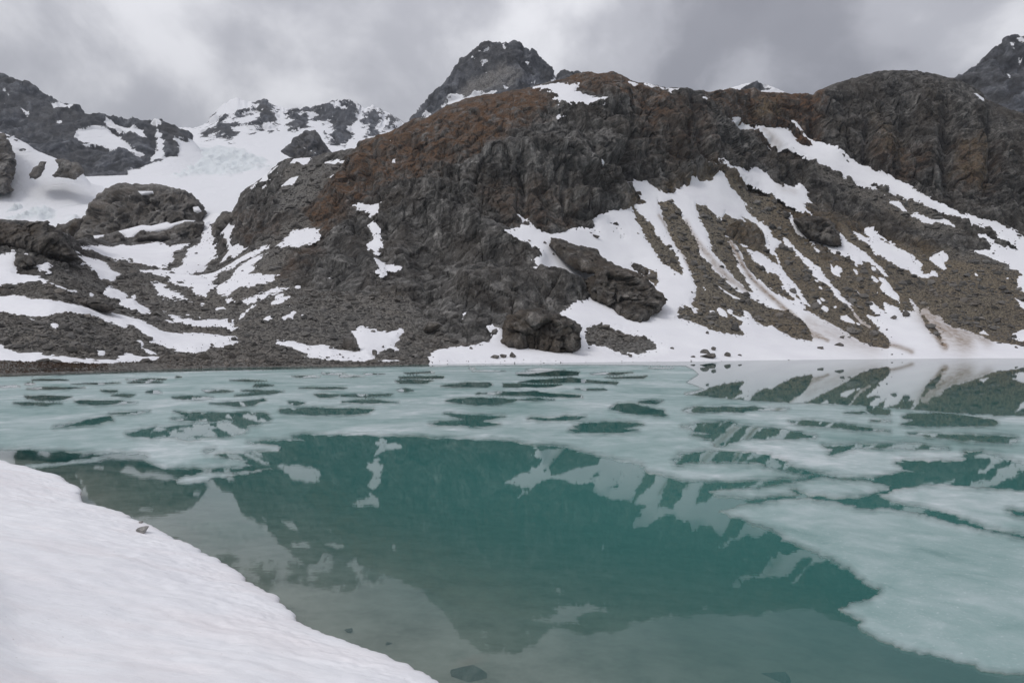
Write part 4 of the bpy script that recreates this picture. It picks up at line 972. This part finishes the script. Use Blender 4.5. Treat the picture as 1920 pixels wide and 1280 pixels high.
BOULD = [  # x, y of foot, width, height px, label
 (926,679,19,7,'flat grey boulder lying left of a pair at the far waterline'), (944,679,14,7,'low grey boulder leaning against a taller one at the far waterline'), (960,679,13,12,'tall pointed grey boulder at the far waterline below the squat block'),
 (835,659,14,7,'rounded boulder on snow left of the squat shore block'), (882,663,8,5,'small dark stone alone on snow beside the squat shore block'), (890,649,5,4,'tiny stone on the snow above the lone dark one'),
 (657,664,10,6,'grey boulder at the foot of the beach snow patch'), (703,668,11,8,'pale boulder on the right tip of the beach snow patch'), (651,653,36,22,'large dark boulder on scree left of the beach snow patch'),
 (806,622,44,18,'long low rock half buried in the central scree'), (745,566,17,11,'dark block alone high in the central scree'), (1322,671,18,9,'dark slab on top of the rock heap at the far shore'), (1330,679,34,8,'broad flat slab at the base of the rock heap at the far shore'),
 (1336,664,10,10,'brown upright block behind the rock heap at the far shore'), (1365,676,15,8,'rounded boulder just right of the rock heap at the far shore'), (1387,675,9,4,'small flat stone at the waterline right of the rock heap'), (1298,678,9,4,'small dark stone at the waterline left of the rock heap'),
 (1258,662,9,6,'lone brown stone on snow left of the rock heap'), (1180,674,8,5,'dark stone near the tip of the shore scree patch'), (1118,452,14,6,'grey stone on the upper snow apron above the rock nose'), (1022,462,8,5,'stone on snow at the left arm of the apron'), (1039,482,7,4,'stone on the snow arm just left of the rock nose'),
 (1508,617,8,5,'stone resting on the dirtiest snow streak'), (1323,633,7,5,'stone on snow below the wide scree finger'), (1695,598,19,13,'large rounded grey boulder at the head of the right snow fan'), (1674,603,11,7,'smaller flat stone just left of the boulder on the right fan'), (1587,488,13,8,'boulder at the lower edge of the snow round the dark knob'),
 (1538,661,14,7,'brown stone low on the dirty snow near the shore'), (1576,642,10,6,'grey stone in the middle of the dirty snow fan'), (1571,655,20,8,'ragged rock cluster low on the dirty snow fan'), (1672,672,5,3,'tiny stone by the right shore, left one of two'), (1690,671,4,3,'tiny stone by the right shore, right one of two'),
 (1629,653,7,4,'small flat stone on clean snow of the right fan'), (1465,547,9,5,'pale stone on the rib between two snow runnels'), (1541,535,8,5,'pale stone on the scree rib above the dirty fan'), (1905,659,6,4,'small stone on snow at the right edge of the shore'),
 (315,667,12,10,'dark boulder at the end of the left shore snow strip'), (430,611,9,8,'grey boulder beside the stream in the gully mouth'), (187,585,8,5,'dark stone on the snow under the tilted slab'), (397,651,8,5,'stone at the lower tip of the sweeping snow band'), (202,534,9,6,'boulder at the tail of the small snow tongue below the left cliff'), (273,561,12,7,'brown boulder on scree above the snow band'),
]
for k, (x, y, wpx, hpx, lab) in enumerate(BOULD):
    P, nn, i, j = locate(x, y)
    m = P[1] / FPX
    if SD[i, j] > -1: P = SNB[i, j] + Nn[i, j] * 0.45
    P[2] = max(P[2], -0.1)
    v = boulder_verts(k + 11, (wpx * m * 1.05, wpx * m * 0.8, hpx * m * 1.5))
    o = mesh_obj('boulder', v, if3, M_BOULDER, None, False, {'rust': np.zeros(len(v)), 'tan': np.zeros(len(v)), 'scree': np.zeros(len(v)), 'tone': np.full(len(v), 0.5)})
    o.location = (P[0], P[1], P[2] + hpx * m * 0.42)
    o.rotation_euler = (0, 0, 0.0)
    tag(o, lab, 'boulder', 'boulders on the slopes and far shore')

# low brown heath along the left shore
nb = 5200
hx = np.concatenate([rng.normal(130, 45, nb // 2), rng.normal(40, 60, nb // 4), rng.uniform(200, 560, nb - nb // 2 - nb // 4)])
hv = []; hf = []
for q, x in enumerate(hx):
    j = int(np.clip(np.searchsorted(xs_near, x), 1, NC - 2))
    cand_i = np.where((PY[:, j] < 697 - 9 * max(0, (x - 60)) / 340) & (PY[:, j] > 672))[0] if x > 200 else np.where((PY[:, j] > 683) & (PY[:, j] < 702 - x * 0.03))[0]
    if len(cand_i) == 0: continue
    if x > 200 and perlin(np.float32(x / 14.0), np.float32(q % 3), np.float32(0.3)) < 0.12: continue
    p = TERR[cand_i[rng.integers(len(cand_i))], j] + np.array([rng.normal(0, 0.15), rng.normal(0, 0.3), 0])
    h = rng.uniform(0.12, 0.38); a = rng.random() * 6.28; wv = rng.uniform(0.05, 0.14)
    k = len(hv); lean = rng.normal(0, 0.12, 2)
    hv += [p + [math.cos(a) * wv, math.sin(a) * wv, 0], p - [math.cos(a) * wv, math.sin(a) * wv, 0], p + [lean[0], lean[1], h]]
    hf.append((k, k + 1, k + 2))
mh, t, b, out = new_mat('heath')
pos = N(t, 'ShaderNodeNewGeometry').outputs['Position']
L(t, ramp(t, noise_node(t, pos, 0.5, 4), [(0.3, (0.05, 0.035, 0.024)), (0.55, (0.10, 0.058, 0.036)), (0.75, (0.11, 0.09, 0.05))]), b.inputs['Base Color']); b.inputs['Roughness'].default_value = 0.9
o = mesh_obj('heath', np.array(hv), np.array(hf, np.int32), mh, None, False)
o['kind'] = 'stuff'; o['label'] = 'low russet heath fringing the left lake shore'

# ================================================================== SNOW BANK (foreground)
EDGE_PX = [(-420,740),(-200,805),(-60,845),(0,864),(60,880),(115,896),(147,914),(155,935),(160,946),(190,952),(245,968),(285,988),(330,1010),(385,1038),(430,1060),(456,1075),(480,1092),(505,1108),(520,1118),(528,1130),(545,1142),(556,1155),(556,1168),(600,1184),(660,1202),(720,1228),(775,1250),(830,1278),(900,1320),(1000,1390),(1150,1500)]
ez = 0.16
epts = np.array([[(x - CX) / FPX * ((CAM_H - ez) * FPX / (y - HORIZ)), (CAM_H - ez) * FPX / (y - HORIZ)] for x, y in EDGE_PX])
epts = np.concatenate([epts, [[3.5, 7.2], [6.5, 5.6], [11, 4.2], [18, 3], [30, 1]]])
seg = np.concatenate([[0], np.cumsum(np.hypot(*np.diff(epts, axis=0).T))])
ss = np.concatenate([np.arange(0, 68, 0.6), np.arange(68, 113, 0.058), np.arange(113, seg[-1], 0.35)])
E = np.stack([np.interp(ss, seg, epts[:, 0]), np.interp(ss, seg, epts[:, 1])], -1)
inw = np.array([-0.60, -0.80])
sc1 = perlin(ss / 1.3, 0 * ss, 0 * ss + 5.5) * 0.16 + np.abs(perlin(ss / 0.62, 0 * ss + 3, 0 * ss)) * 0.22 + np.abs(perlin(ss / 0.24, 0 * ss + 9, 0 * ss)) * 0.07
E = E + inw * (sc1)[:, None]
prof = [(0.40, -0.40), (0.22, -0.06), (0.06, 0.04), (0.0, 0.13), (0.015, 0.20), (0.06, 0.25), (0.14, 0.29), (0.26, 0.33)]
dmax = np.concatenate([np.geomspace(0.36, 6.5, 80), np.geomspace(7, 45, 22)])
for dd in dmax: prof.append((dd, 0.33 + 0.23 * (dd - 0.26) + (0.30 * max(0, dd - 5.0) if dd < 9 else 1.2 + 0.1 * (dd - 9))))
pd = np.array(prof)
XY = E[None, :, :] + inw[None, None, :] * pd[:, 0][:, None, None]
Zb = np.repeat(pd[:, 1][:, None], len(ss), 1)
P3 = np.concatenate([XY, Zb[..., None]], -1).astype(np.float32)
up = smooth(pd[:, 0], 0.0, 0.8)[:, None] * (pd[:, 1] > 0.1)[:, None]
rip = P3 * np.array([0.5, 1.0, 0], np.float32); rip[..., 1] += rip[..., 0] * 0.35
P3[..., 2] += up * (fbm(rip, 0.5, 4, 0.65, 2.0) * 0.03 + np.abs(fbm(P3 * np.array([1, 1, 0], np.float32), 0.38, 2, 0.5, 17.0)) * 0.016 + fbm(P3 * np.array([1, 1, 0], np.float32), 3.2, 2, 0.5, 7.0) * 0.09 - np.abs(perlin(rip[..., 0] * 1.1 + 3, rip[..., 1] * 3.3, 0 * rip[..., 0])) * 0.02)
o = mesh_obj('snow_bank', P3.reshape(-1, 3), grid_faces(*P3.shape[:2])[:, ::-1], M_BANK, None, True, {'dirt': (np.exp(-((pd[:, 0] / 0.05) ** 2)) * (np.abs(pd[:, 1] - 0.08) < 0.06) * 0.9)[:, None].repeat(len(ss), 1).ravel()})
struct(o)
def bank_z(x, y):
    d2 = (P3[8:, :, 0] - x) ** 2 + (P3[8:, :, 1] - y) ** 2
    k = np.unravel_index(np.argmin(d2), d2.shape); return float(P3[8:][k][2])
def bank_at(x, y):
    z = 0.5
    for _ in range(6):
        Y = (CAM_H - z) * FPX / (y - HORIZ); X = (x - CX) / FPX * Y; z = bank_z(X, Y)
    return X, Y, z
for k, (x, y, wpx, hpx, lab) in enumerate([(268,997,23,11,'grey angular stone sitting on the snow bank near its edge'), (265,979,9,4,'thin dark stone at the lip of the snow bank')]):
    X, Y, z = bank_at(x, y); m = Y / FPX
    v = boulder_verts(77 + k, (wpx * m, wpx * m * 0.8, hpx * m * 1.3), 7)
    o = mesh_obj('stone', v, if3, M_STONE, None, False, {'rust': np.zeros(len(v)), 'tan': np.zeros(len(v)), 'scree': np.zeros(len(v)), 'tone': np.full(len(v), 0.5)})
    o.location = (X, Y, z + hpx * m * 0.3); o.rotation_euler = (0.15, -0.2, 0.5)
    tag(o, lab, 'stone')

# ================================================================== LAKE BED AND WATER
def edge_dist(x, y):
    p = epts.copy()
    return line_dist(x, y, [tuple(a) for a in p])
gx = np.concatenate([[-2500, -900, -400, -200, -100, -60], np.arange(-40, 40, 0.4), [45, 60, 100, 200, 400, 900, 2500]]).astype(np.float32)
gy = np.concatenate([[-60, -20], np.arange(0, 40, 0.35), [44, 50, 60, 90, 150, 300, 700]]).astype(np.float32)
WX, WY = np.meshgrid(gx, gy)
ed = edge_dist(WX, WY)
side = (WX - np.interp(WY[:, 0], epts[::-1, 1], epts[::-1, 0])[:, None])
ed = np.where(side > 0, ed, -ed * 0.5)
for _ in range(14):          # soften the creases of the distance field
    ed = (np.roll(ed, 1, 0) + np.roll(ed, -1, 0) + np.roll(ed, 1, 1) + np.roll(ed, -1, 1) + 2 * ed) / 6
ep = np.clip(ed, -0.6, 16)
depth = (0.20 + 0.085 * ep) * (1 + 0.25 * smooth(WY, 13.0, 28.0)) + perlin(WX / 2.5, WY / 2.5, 0 * WX) * 0.03
depth = np.clip(depth, 0.12, 5.0)
SUBM = [(885,1248,84,0.62,0.10,'dark angular boulder lying submerged near the snow bank'), (655,1170,18,0.22,0.18,'small drowned stone nearest the notch of the snow bank'), (728,1190,17,0.20,0.24,'drowned stone right of a small pair below the notch'), (653,1182,16,0.18,0.26,'lower one of a pair of drowned stones'), (740,1142,40,0.4,0.55,'pale drowned stone fading into deeper water'), (1450,1208,70,0.6,0.6,'pale rounded boulder blurred under deep water')]
bed_z = -depth
mb, t, b, out = new_mat('lake_bed')
pos = N(t, 'ShaderNodeNewGeometry').outputs['Position']
c = ramp(t, noise_node(t, pos, 0.9, 8, 0.7), [(0.3, (0.19, 0.165, 0.142)), (0.52, (0.31, 0.275, 0.242)), (0.75, (0.40, 0.365, 0.325))])
L(t, c, b.inputs['Base Color']); b.inputs['Roughness'].default_value = 0.95
struct(mesh_obj('lake_bed', np.stack([WX, WY, bed_z], -1), grid_faces(*WX.shape), mb))
wd = depth.copy()
for k, (x, y, wpx, size_, top, lab) in enumerate(SUBM):
    Y = (CAM_H + 0.1) * FPX / (y - HORIZ); X = (x - CX) / FPX * Y
    wm = wpx * Y / FPX
    v = boulder_verts(200 + k, (wm, wm * 0.7, wm * 0.55), 9)
    o = mesh_obj('submerged_rock', v, if3, M_BOULDER, None, False, {'rust': np.zeros(len(v)), 'tan': np.zeros(len(v)), 'scree': np.zeros(len(v)), 'tone': np.full(len(v), 0.5)})
    o.location = (X, Y, -top - wm * 0.26); o.rotation_euler = (0.1, 0.05, 0.4 * k)
    tag(o, lab, 'rock')
    r = np.hypot(WX - X, (WY - Y) * 1.2) / (wm * 0.55)
    wd = np.where(r < 1.0, np.minimum(wd, top + 0.05 + r ** 4 * 0.5), wd)
mw, t, b, out = new_mat('lake_water')
t.nodes.remove(b)
pos = N(t, 'ShaderNodeNewGeometry').outputs['Position']
rn = noise_node(t, scaled(t, pos, (0.7, 1.7, 1.0)), 2.6, 3, 0.5)
rn2 = noise_node(t, scaled(t, pos, (0.5, 1.0, 1.0)), 0.35, 2, 0.5)
hgt = math_node(t, 'ADD', math_node(t, 'MULTIPLY', rn, 0.35), rn2)
bn = N(t, 'ShaderNodeBump'); bn.inputs['Distance'].default_value = 0.10
L(t, math_node(t, 'ADD', math_node(t, 'MULTIPLY', math_node(t, 'POWER', 2.718, math_node(t, 'MULTIPLY', attr(t, 'depth'), -0.8)), 0.012), 0.006), bn.inputs['Strength'])
L(t, hgt, bn.inputs['Height'])
dif = N(t, 'ShaderNodeBsdfDiffuse'); dn = noise_node(t, pos, 0.03, 3)
L(t, mixc(t, ramp(t, dn, [(0.35, 0.0), (0.65, 1.0)]), (0.047, 0.178, 0.165), (0.058, 0.196, 0.180)), dif.inputs[0])
tr = N(t, 'ShaderNodeBsdfTransparent'); tr.inputs[0].default_value = (0.86, 0.92, 0.90, 1)
op = math_node(t, 'SUBTRACT', 1.0, math_node(t, 'POWER', 2.718, math_node(t, 'MULTIPLY', attr(t, 'depth'), -1.15)))
body = N(t, 'ShaderNodeMixShader'); L(t, op, body.inputs[0]); L(t, tr.outputs[0], body.inputs[1]); L(t, dif.outputs[0], body.inputs[2])
gl = N(t, 'ShaderNodeBsdfGlossy'); gl.inputs['Roughness'].default_value = 0.012; L(t, bn.outputs[0], gl.inputs['Normal'])
fr = N(t, 'ShaderNodeFresnel'); fr.inputs['IOR'].default_value = 1.333; L(t, bn.outputs[0], fr.inputs['Normal'])
front = math_node(t, 'SUBTRACT', 1.0, N(t, 'ShaderNodeNewGeometry').outputs['Backfacing'])
ms = N(t, 'ShaderNodeMixShader'); L(t, math_node(t, 'MULTIPLY', fr.outputs[0], front), ms.inputs[0]); L(t, body.outputs[0], ms.inputs[1]); L(t, gl.outputs[0], ms.inputs[2])
L(t, ms.outputs[0], out.inputs[0])
struct(mesh_obj('lake', np.stack([WX, WY, 0 * WX], -1), grid_faces(*WX.shape), mw, None, True, {'depth': wd}))

# ================================================================== ICE
A_OUT = [(-420,716),(-200,710),(0,706),(300,697),(600,690),(900,684.5),(1100,683),(1285,685),(1300,692),(1312,702),(1288,716),(1322,729),(1284,738)]
A_OUT += RG(11, [(380,242),(700,257),(1000,267),(1320,292),(1640,317),(1920,328),(2600,360),(3200,410),(3400,520),(3100,640),(2600,680),(1920,602),(1880,590),(1700,540),(1580,525),(1600,545),(1560,587),(1400,585),(1250,575),(1200,590),(1290,640),(1200,655),(1060,682),(900,682),(800,662),(700,668),(685,677),(600,690),(420,700),(200,702),(0,700)])
A_OUT += RG(10, [(1800,665),(1720,650),(1690,610),(1560,585),(1450,560),(1330,530),(1260,505),(1090,495),(960,475),(850,465),(720,460),(560,458),(400,445),(200,440),(0,438)])
A_OUT += RG(9, [(1700,435),(1650,445),(1720,465),(1640,470),(1500,470),(1400,480),(1560,490),(1580,505),(1560,525),(1400,535),(1220,545),(1290,560),(1390,580),(1415,606),(1340,625),(1130,630),(940,625),(880,610),(820,585),(800,545),(700,540),(570,545),(430,535),(330,530),(200,522),(90,522),(0,525),(-600,500)])
A_HOLES = [RG(10, q) for q in (
 [(585,245),(640,232),(700,230),(780,225),(900,228),(1000,238),(960,250),(860,265),(760,268),(680,258)], [(910,145),(960,145),(1080,150),(1240,152),(1200,165),(1000,168),(912,165)], [(560,160),(620,150),(720,140),(840,140),(855,155),(820,165),(640,168)],
 [(300,130),(400,122),(520,128),(480,145),(320,145)], [(320,108),(450,104),(580,106),(570,118),(330,118)], [(780,200),(900,192),(1080,190),(1180,200),(1350,212),(1350,225),(1200,222),(1080,215),(900,212)], [(0,210),(120,205),(290,206),(270,215),(100,222),(0,220)],
 [(0,245),(180,236),(250,245),(320,252),(150,255),(0,253)], [(-340,290),(-200,280),(0,285),(100,285),(180,292),(160,310),(60,322),(-100,322),(-250,318),(-340,310)], [(490,372),(560,360),(690,350),(580,315),(620,310),(700,325),(920,328),(850,345),(800,360),(890,375),(760,388),(600,380)],
 [(1040,345),(1110,338),(1200,340),(1280,330),(1370,332),(1350,345),(1200,355),(1090,350)], [(1515,285),(1550,258),(1650,258),(1700,275),(1800,292),(1830,328),(1740,325),(1600,310)], [(1290,410),(1340,400),(1300,385),(1370,368),(1480,362),(1600,365),(1690,375),(1590,398),(1660,410),(1560,422),(1400,420)],
 [(980,88),(1100,74),(1200,74),(1340,80),(1330,100),(1200,106),(1000,103)], [(1000,140),(1080,125),(1180,122),(1290,112),(1400,128),(1560,138),(1550,150),(1350,142),(1150,142)], [(1400,93),(1480,83),(1640,85),(1560,96)], [(1480,112),(1600,109),(1720,102),(1700,116),(1560,119)],
 [(1320,176),(1480,174),(1490,182),(1400,186)], [(1040,68),(1120,59),(1260,70),(1100,73)], [(350,86),(500,79),(520,85),(380,93)], [(780,196),(800,202),(760,206)], [(1000,236),(1100,228),(1200,238),(1100,240)])]
A_HOLES += [RG(9, q) for q in (
 [(150,175),(250,166),(480,170),(330,179)], [(140,215),(260,212),(410,220),(340,238),(220,240),(150,228)], [(400,147),(680,142),(560,152)], [(630,215),(690,205),(760,208),(730,222)], [(1320,215),(1440,200),(1360,185),(1450,180),(1600,190),(1540,205),(1400,215)],
 [(1180,258),(1340,250),(1480,232),(1505,240),(1430,265),(1350,275),(1280,265)], [(310,392),(400,370),(520,342),(620,332),(630,355),(560,372),(440,382)],
 [(980,305),(1060,315),(1140,308),(1250,310),(1380,305),(1480,310),(1530,350),(1400,385),(1380,420),(1300,440),(1180,445),(1060,468),(1000,450),(880,450),(740,440),(715,430),(800,410),(900,390),(1020,385),(1100,375),(1300,365),(1320,355),(1070,355),(970,350),(1060,335)],
 [(80,256),(200,252),(350,258),(260,268),(120,268)], [(620,315),(700,308),(840,302),(740,318)], [(1640,106),(1760,102),(1800,108),(1700,112)], [(0,162),(80,158),(110,164),(20,168)], [(1290,128),(1380,124),(1500,130),(1380,134)], [(1150,525),(1190,520),(1200,532),(1160,535)])]
A_HOLES += [RG(11, q) for q in (
 [(0,300),(70,280),(200,278),(420,278),(600,285),(560,298),(420,296),(330,308),(180,305),(60,312)], [(1040,270),(1120,280),(1170,305),(1160,322),(1080,318),(1040,300)], [(1230,330),(1290,315),(1440,312),(1620,330),(1780,355),(1740,385),(1560,385),(1400,385),(1230,375),(1300,355)],
 [(0,390),(70,370),(250,362),(310,375),(280,385),(430,390),(560,405),(750,440),(740,452),(600,455),(470,455),(340,455),(220,500),(190,500),(160,450),(60,440),(150,430),(60,405)], [(600,360),(680,352),(850,365),(960,380),(1110,410),(1170,415),(1040,412),(900,395),(760,388),(650,378)],
 [(1280,425),(1360,422),(1500,432),(1650,435),(1890,450),(1850,485),(1680,470),(1480,455)], [(-40,595),(0,545),(100,535),(190,522),(340,530),(480,548),(570,580),(610,620),(700,640),(790,655),(700,664),(650,655),(560,622),(430,597),(260,580),(100,585)],
 [(780,497),(860,500),(980,488),(1100,490),(1250,482),(1350,490),(1480,512),(1340,514),(1200,506),(1000,502),(880,532),(820,547),(850,515)], [(900,310),(1000,304),(1040,310),(980,316)], [(1060,355),(1140,352),(1160,358),(1090,360)])]
_r = np.random.default_rng(5); made = []
for _ in range(900):           # the many small melt pools far out
    y = 686 + 70 * _r.random() ** 1.3; x = _r.uniform(-150, 1960 if y > 742 else 1260); w2 = _r.uniform(6, 44) * (0.5 + (y - 680) / 90); h2 = (0.7 + 2.6 * (y - 684) / 70) * _r.uniform(0.6, 1.3)
    q = np.array([(x + w2 * math.cos(a) * _r.uniform(0.75, 1.2), y + h2 * math.sin(a)) for a in np.linspace(0, 6.28, 11)[:-1]])
    if any(abs(x - mx) < w2 + mw + 8 and abs(y - my) < h2 + mh + 1.6 for mx, my, mw, mh in made): continue
    pa = np.concatenate([q, [[x, y]]]).astype(np.float32)
    if sdist(pa[:, 0], pa[:, 1], A_OUT).min() < 4: continue
    if any(sdist(pa[:, 0], pa[:, 1], h).max() > -4 for h in A_HOLES if abs(np.mean([p[1] for p in h]) - y) < 40): continue
    made.append((x, y, w2, h2))
    if len(made) >= 26: break
for x, y, w2, h2 in made: A_HOLES.append([(x + w2 * math.cos(a) * (1 + 0.25 * math.sin(a * 3 + x)), y + h2 * math.sin(a)) for a in np.linspace(0, 6.283, 13)[:-1]])
FL = [
 ('ice_sheet', A_OUT, A_HOLES, 'vast thawing ice sheet pierced by dark pools across the lake', 'ice sheet'),
 ('ice_floe', RG(11, [(210,870),(250,845),(380,815),(560,790),(700,785),(870,805),(1000,842),(1170,850),(1340,872),(1500,917),(1660,952),(1780,986),(2400,1100),(2900,1190),(3300,1330),(3420,1480),(3150,1640),(2700,1740),(2300,1785),(1920,1780),(1780,1780),(1700,1760),(1540,1710),(1420,1680),(1280,1650),(1160,1610),(1050,1565),(990,1530),(995,1490),(940,1460),(870,1420),(900,1395),(960,1370),(1050,1355),(1105,1330),(1100,1310),(1040,1280),(970,1220),(900,1185),(830,1150),(750,1105),(690,1080),(600,1045),(520,990),(470,965),(380,935),(290,910)]), [], 'huge pale ice floe filling the right foreground', 'ice floe'),
 ('ice_floe', RG(11, [(1190,742),(1240,732),(1400,712),(1560,717),(1780,738),(2300,745),(2800,790),(3200,890),(3250,1010),(2900,1130),(2400,1072),(1920,998),(1830,982),(1700,962),(1660,942),(1560,902),(1440,858),(1330,848),(1220,828),(1150,800),(1080,770)]), [RG(11, [(1830,860),(1900,872),(2000,870),(1990,885),(1900,885),(1860,875)])], 'wide ice floe behind the huge foreground floe at the right edge', 'ice floe'),
 ('ice_floe', RG(11, [(120,752),(240,737),(420,724),(600,706),(700,682),(800,672),(1050,692),(1160,718),(1175,738),(1080,762),(990,792),(870,795),(700,777),(620,738),(600,748),(670,776),(560,784),(380,806),(280,790),(180,780)]), [], 'ragged flat floe wedged between the ice sheet and the huge floe', 'ice floe'),
 ('ice_floe', RG(9, [(120,605),(300,590),(450,573),(615,553),(600,570),(450,597),(300,617),(180,627)]), [], 'slim sliver of ice by the tip of the snow bank', 'ice floe'),
 ('ice_floe', RG(9, [(980,690),(1020,670),(1100,650),(1200,640),(1350,640),(1500,625),(1535,620),(1400,655),(1300,668),(1220,680),(1150,700),(1060,712),(1000,712)]), [], 'feathery ice tongue beside the reflected dome', 'ice floe'),
]
mi, t, b, out = new_mat('lake_ice')
pos = N(t, 'ShaderNodeNewGeometry').outputs['Position']
st = scaled(t, pos, (1.0, 1.0, 1.0))
n1 = noise_node(t, pos, 0.085, 6, 0.62, 0.8)
n2 = noise_node(t, pos, 0.6, 7, 0.66, 0.4)
n3 = noise_node(t, pos, 9.0, 3, 0.7)
fac = math_node(t, 'ADD', math_node(t, 'MULTIPLY', n1, 0.62), math_node(t, 'MULTIPLY', n2, 0.38))
ci = ramp(t, fac, [(0.36, (0.19, 0.315, 0.305)), (0.47, (0.30, 0.415, 0.41)), (0.55, (0.42, 0.515, 0.52)), (0.66, (0.68, 0.73, 0.75))])
ci = mixc(t, ramp(t, n3, [(0.60, 0.0), (0.76, 0.55)]), ci, (0.72, 0.77, 0.79))
ci = mixc(t, math_node(t, 'MULTIPLY', attr(t, 'rim'), 0.22), ci, (0.50, 0.50, 0.40))
L(t, ci, b.inputs['Base Color'])
b.inputs['Roughness'].default_value = 0.38; b.inputs['Specular IOR Level'].default_value = 0.35; b.inputs['IOR'].default_value = 1.31
bn = N(t, 'ShaderNodeBump'); bn.inputs['Strength'].default_value = 0.25; bn.inputs['Distance'].default_value = 0.05
L(t, math_node(t, 'ADD', n3, math_node(t, 'MULTIPLY', n2, 2.0)), bn.inputs['Height']); L(t, bn.outputs[0], b.inputs['Normal'])
# thin, waterlogged ice towards the rims lets the dark water through
edge = attr(t, 'edge')
al = math_node(t, 'ADD', math_node(t, 'MULTIPLY', edge, 0.85), math_node(t, 'MULTIPLY', math_node(t, 'SUBTRACT', n2, 0.5), 0.9))
al = math_node(t, 'ADD', al, math_node(t, 'MULTIPLY', math_node(t, 'SUBTRACT', n1, 0.5), 0.6))
al = ramp(t, al, [(0.0, 0.30), (0.3, 0.72), (0.75, 0.96)])
tr = N(t, 'ShaderNodeBsdfTransparent')
ms = N(t, 'ShaderNodeMixShader'); L(t, al, ms.inputs[0]); L(t, tr.outputs[0], ms.inputs[1]); L(t, b.outputs[0], ms.inputs[2])
L(t, ms.outputs[0], out.inputs[0])
def ice(name, outline, holes, seed):
    o = np.asarray(outline, float)
    near = o[:, 1].max() > 900 and name == 'ice_floe'
    step = (6.0, 4.5) if near else (6.0, 2.0)
    rings, inner = cdt_poly(o, (3.5, 2.0), holes=holes)
    gx_, gy_ = np.meshgrid(np.arange(max(o[:, 0].min(), -260), min(o[:, 0].max(), 2440), step[0]), np.arange(o[:, 1].min(), o[:, 1].max(), step[1]))
    gx_ = gx_ + (np.arange(gx_.shape[0]) % 2)[:, None] * step[0] / 2
    inner = np.stack([gx_.ravel(), gy_.ravel()], -1)
    rr = []
    for r in rings:
        k = np.clip((r[:, 1] - 672) / 160, 0.12, 1.2)
        dx = perlin(r[:, 0] / 16, r[:, 1] / 5, seed + 0 * r[:, 0]) * 8 + perlin(r[:, 0] / 5, r[:, 1] / 2, seed + 4 + 0 * r[:, 0]) * 4
        dy = perlin(r[:, 0] / 22, r[:, 1] / 6, seed + 8 + 0 * r[:, 0]) * 3.0 + perlin(r[:, 0] / 7, r[:, 1] / 3, seed + 12 + 0 * r[:, 0]) * 1.7
        rr.append(r + np.stack([dx * k, dy * k], -1))
    rings = rr
    def sdf(p):
        x = p[:, 0].astype(np.float32); y = (p[:, 1]).astype(np.float32)
        s = sdist(x, y, rings[0])
        for h in rings[1:]: 
            hb = sd_box(x, y, h, 25); s = np.minimum(s, -hb)
        return s
    si = sdf(inner)
    inner = inner[si > 1.0]
    P, T = triangulate(rings, inner)
    T = T[sdf(P[T].mean(1)) > 0]
    used = np.unique(T); rem = np.zeros(len(P), np.int32); rem[used] = np.arange(len(used)); P = P[used]; T = rem[T]
    sd = np.maximum(sdf(P), 0)
    top = 0.014
    Y = (CAM_H - top) * FPX / (P[:, 1] - HORIZ)
    V = np.stack([(P[:, 0] - CX) / FPX * Y, Y, np.full(len(P), top)], -1)
    a, b_, c = V[T[:, 0]], V[T[:, 1]], V[T[:, 2]]
    flip = np.cross(b_ - a, c - a)[:, 2] < 0
    T[flip] = T[flip][:, ::-1]
    e = np.concatenate([T[:, [0, 1]], T[:, [1, 2]], T[:, [2, 0]]])
    es = np.sort(e, 1); key = es[:, 0].astype(np.int64) * len(P) + es[:, 1]
    _, idx, cnt = np.unique(key, return_index=True, return_counts=True)
    be = e[idx[cnt == 1]]
    n = len(V); V2 = V.copy(); V2[:, 2] = -0.06
    bu = np.unique(be); r2 = np.zeros(n, np.int32); r2[bu] = n + np.arange(len(bu))
    Q = np.stack([be[:, 1], be[:, 0], r2[be[:, 0]], r2[be[:, 1]]], -1)
    wid = np.clip((P[:, 1] - 672) / 160, 0.25, 1.2) * 12.0
    ed_ = np.clip(sd / wid, 0, 1)
    rim = np.exp(-(sd / 1.6) ** 2) * smooth(perlin(P[:, 0] / 60, P[:, 1] / 40, 0 * P[:, 0] + seed), -0.1, 0.35)
    al_ = {'edge': np.concatenate([ed_, ed_[bu]]), 'rim': np.concatenate([rim, rim[bu]])}
    return mesh_obj(name, np.concatenate([V, V2[bu]]), [T, Q], mi, None, True, al_)
for k, (nm, outl, holes, lab, cat) in enumerate(FL):
    tag(ice(nm, outl, holes, 3.3 + k * 2.1), lab, cat, 'thawing ice on the lake')

# ================================================================== AIR
hv = np.array([(x, y, z) for x in (-3400, 3400) for y in (-95, 3400) for z in (-8, 1050)], float)
hf = np.array([(0, 1, 3, 2), (4, 6, 7, 5), (0, 4, 5, 1), (2, 3, 7, 6), (0, 2, 6, 4), (1, 5, 7, 3)], np.int32)
mz = bpy.data.materials.new('haze'); mz.use_nodes = True
t = mz.node_tree; t.nodes.clear()
out = N(t, 'ShaderNodeOutputMaterial'); pv = N(t, 'ShaderNodeVolumePrincipled')
pv.inputs['Color'].default_value = (0.78, 0.84, 0.95, 1); pv.inputs['Density'].default_value = 0.00006
L(t, pv.outputs[0], out.inputs['Volume'])
o = mesh_obj('haze', hv, hf, mz, None, False)
o['kind'] = 'stuff'; o['label'] = 'thin pale mountain haze filling the valley air'
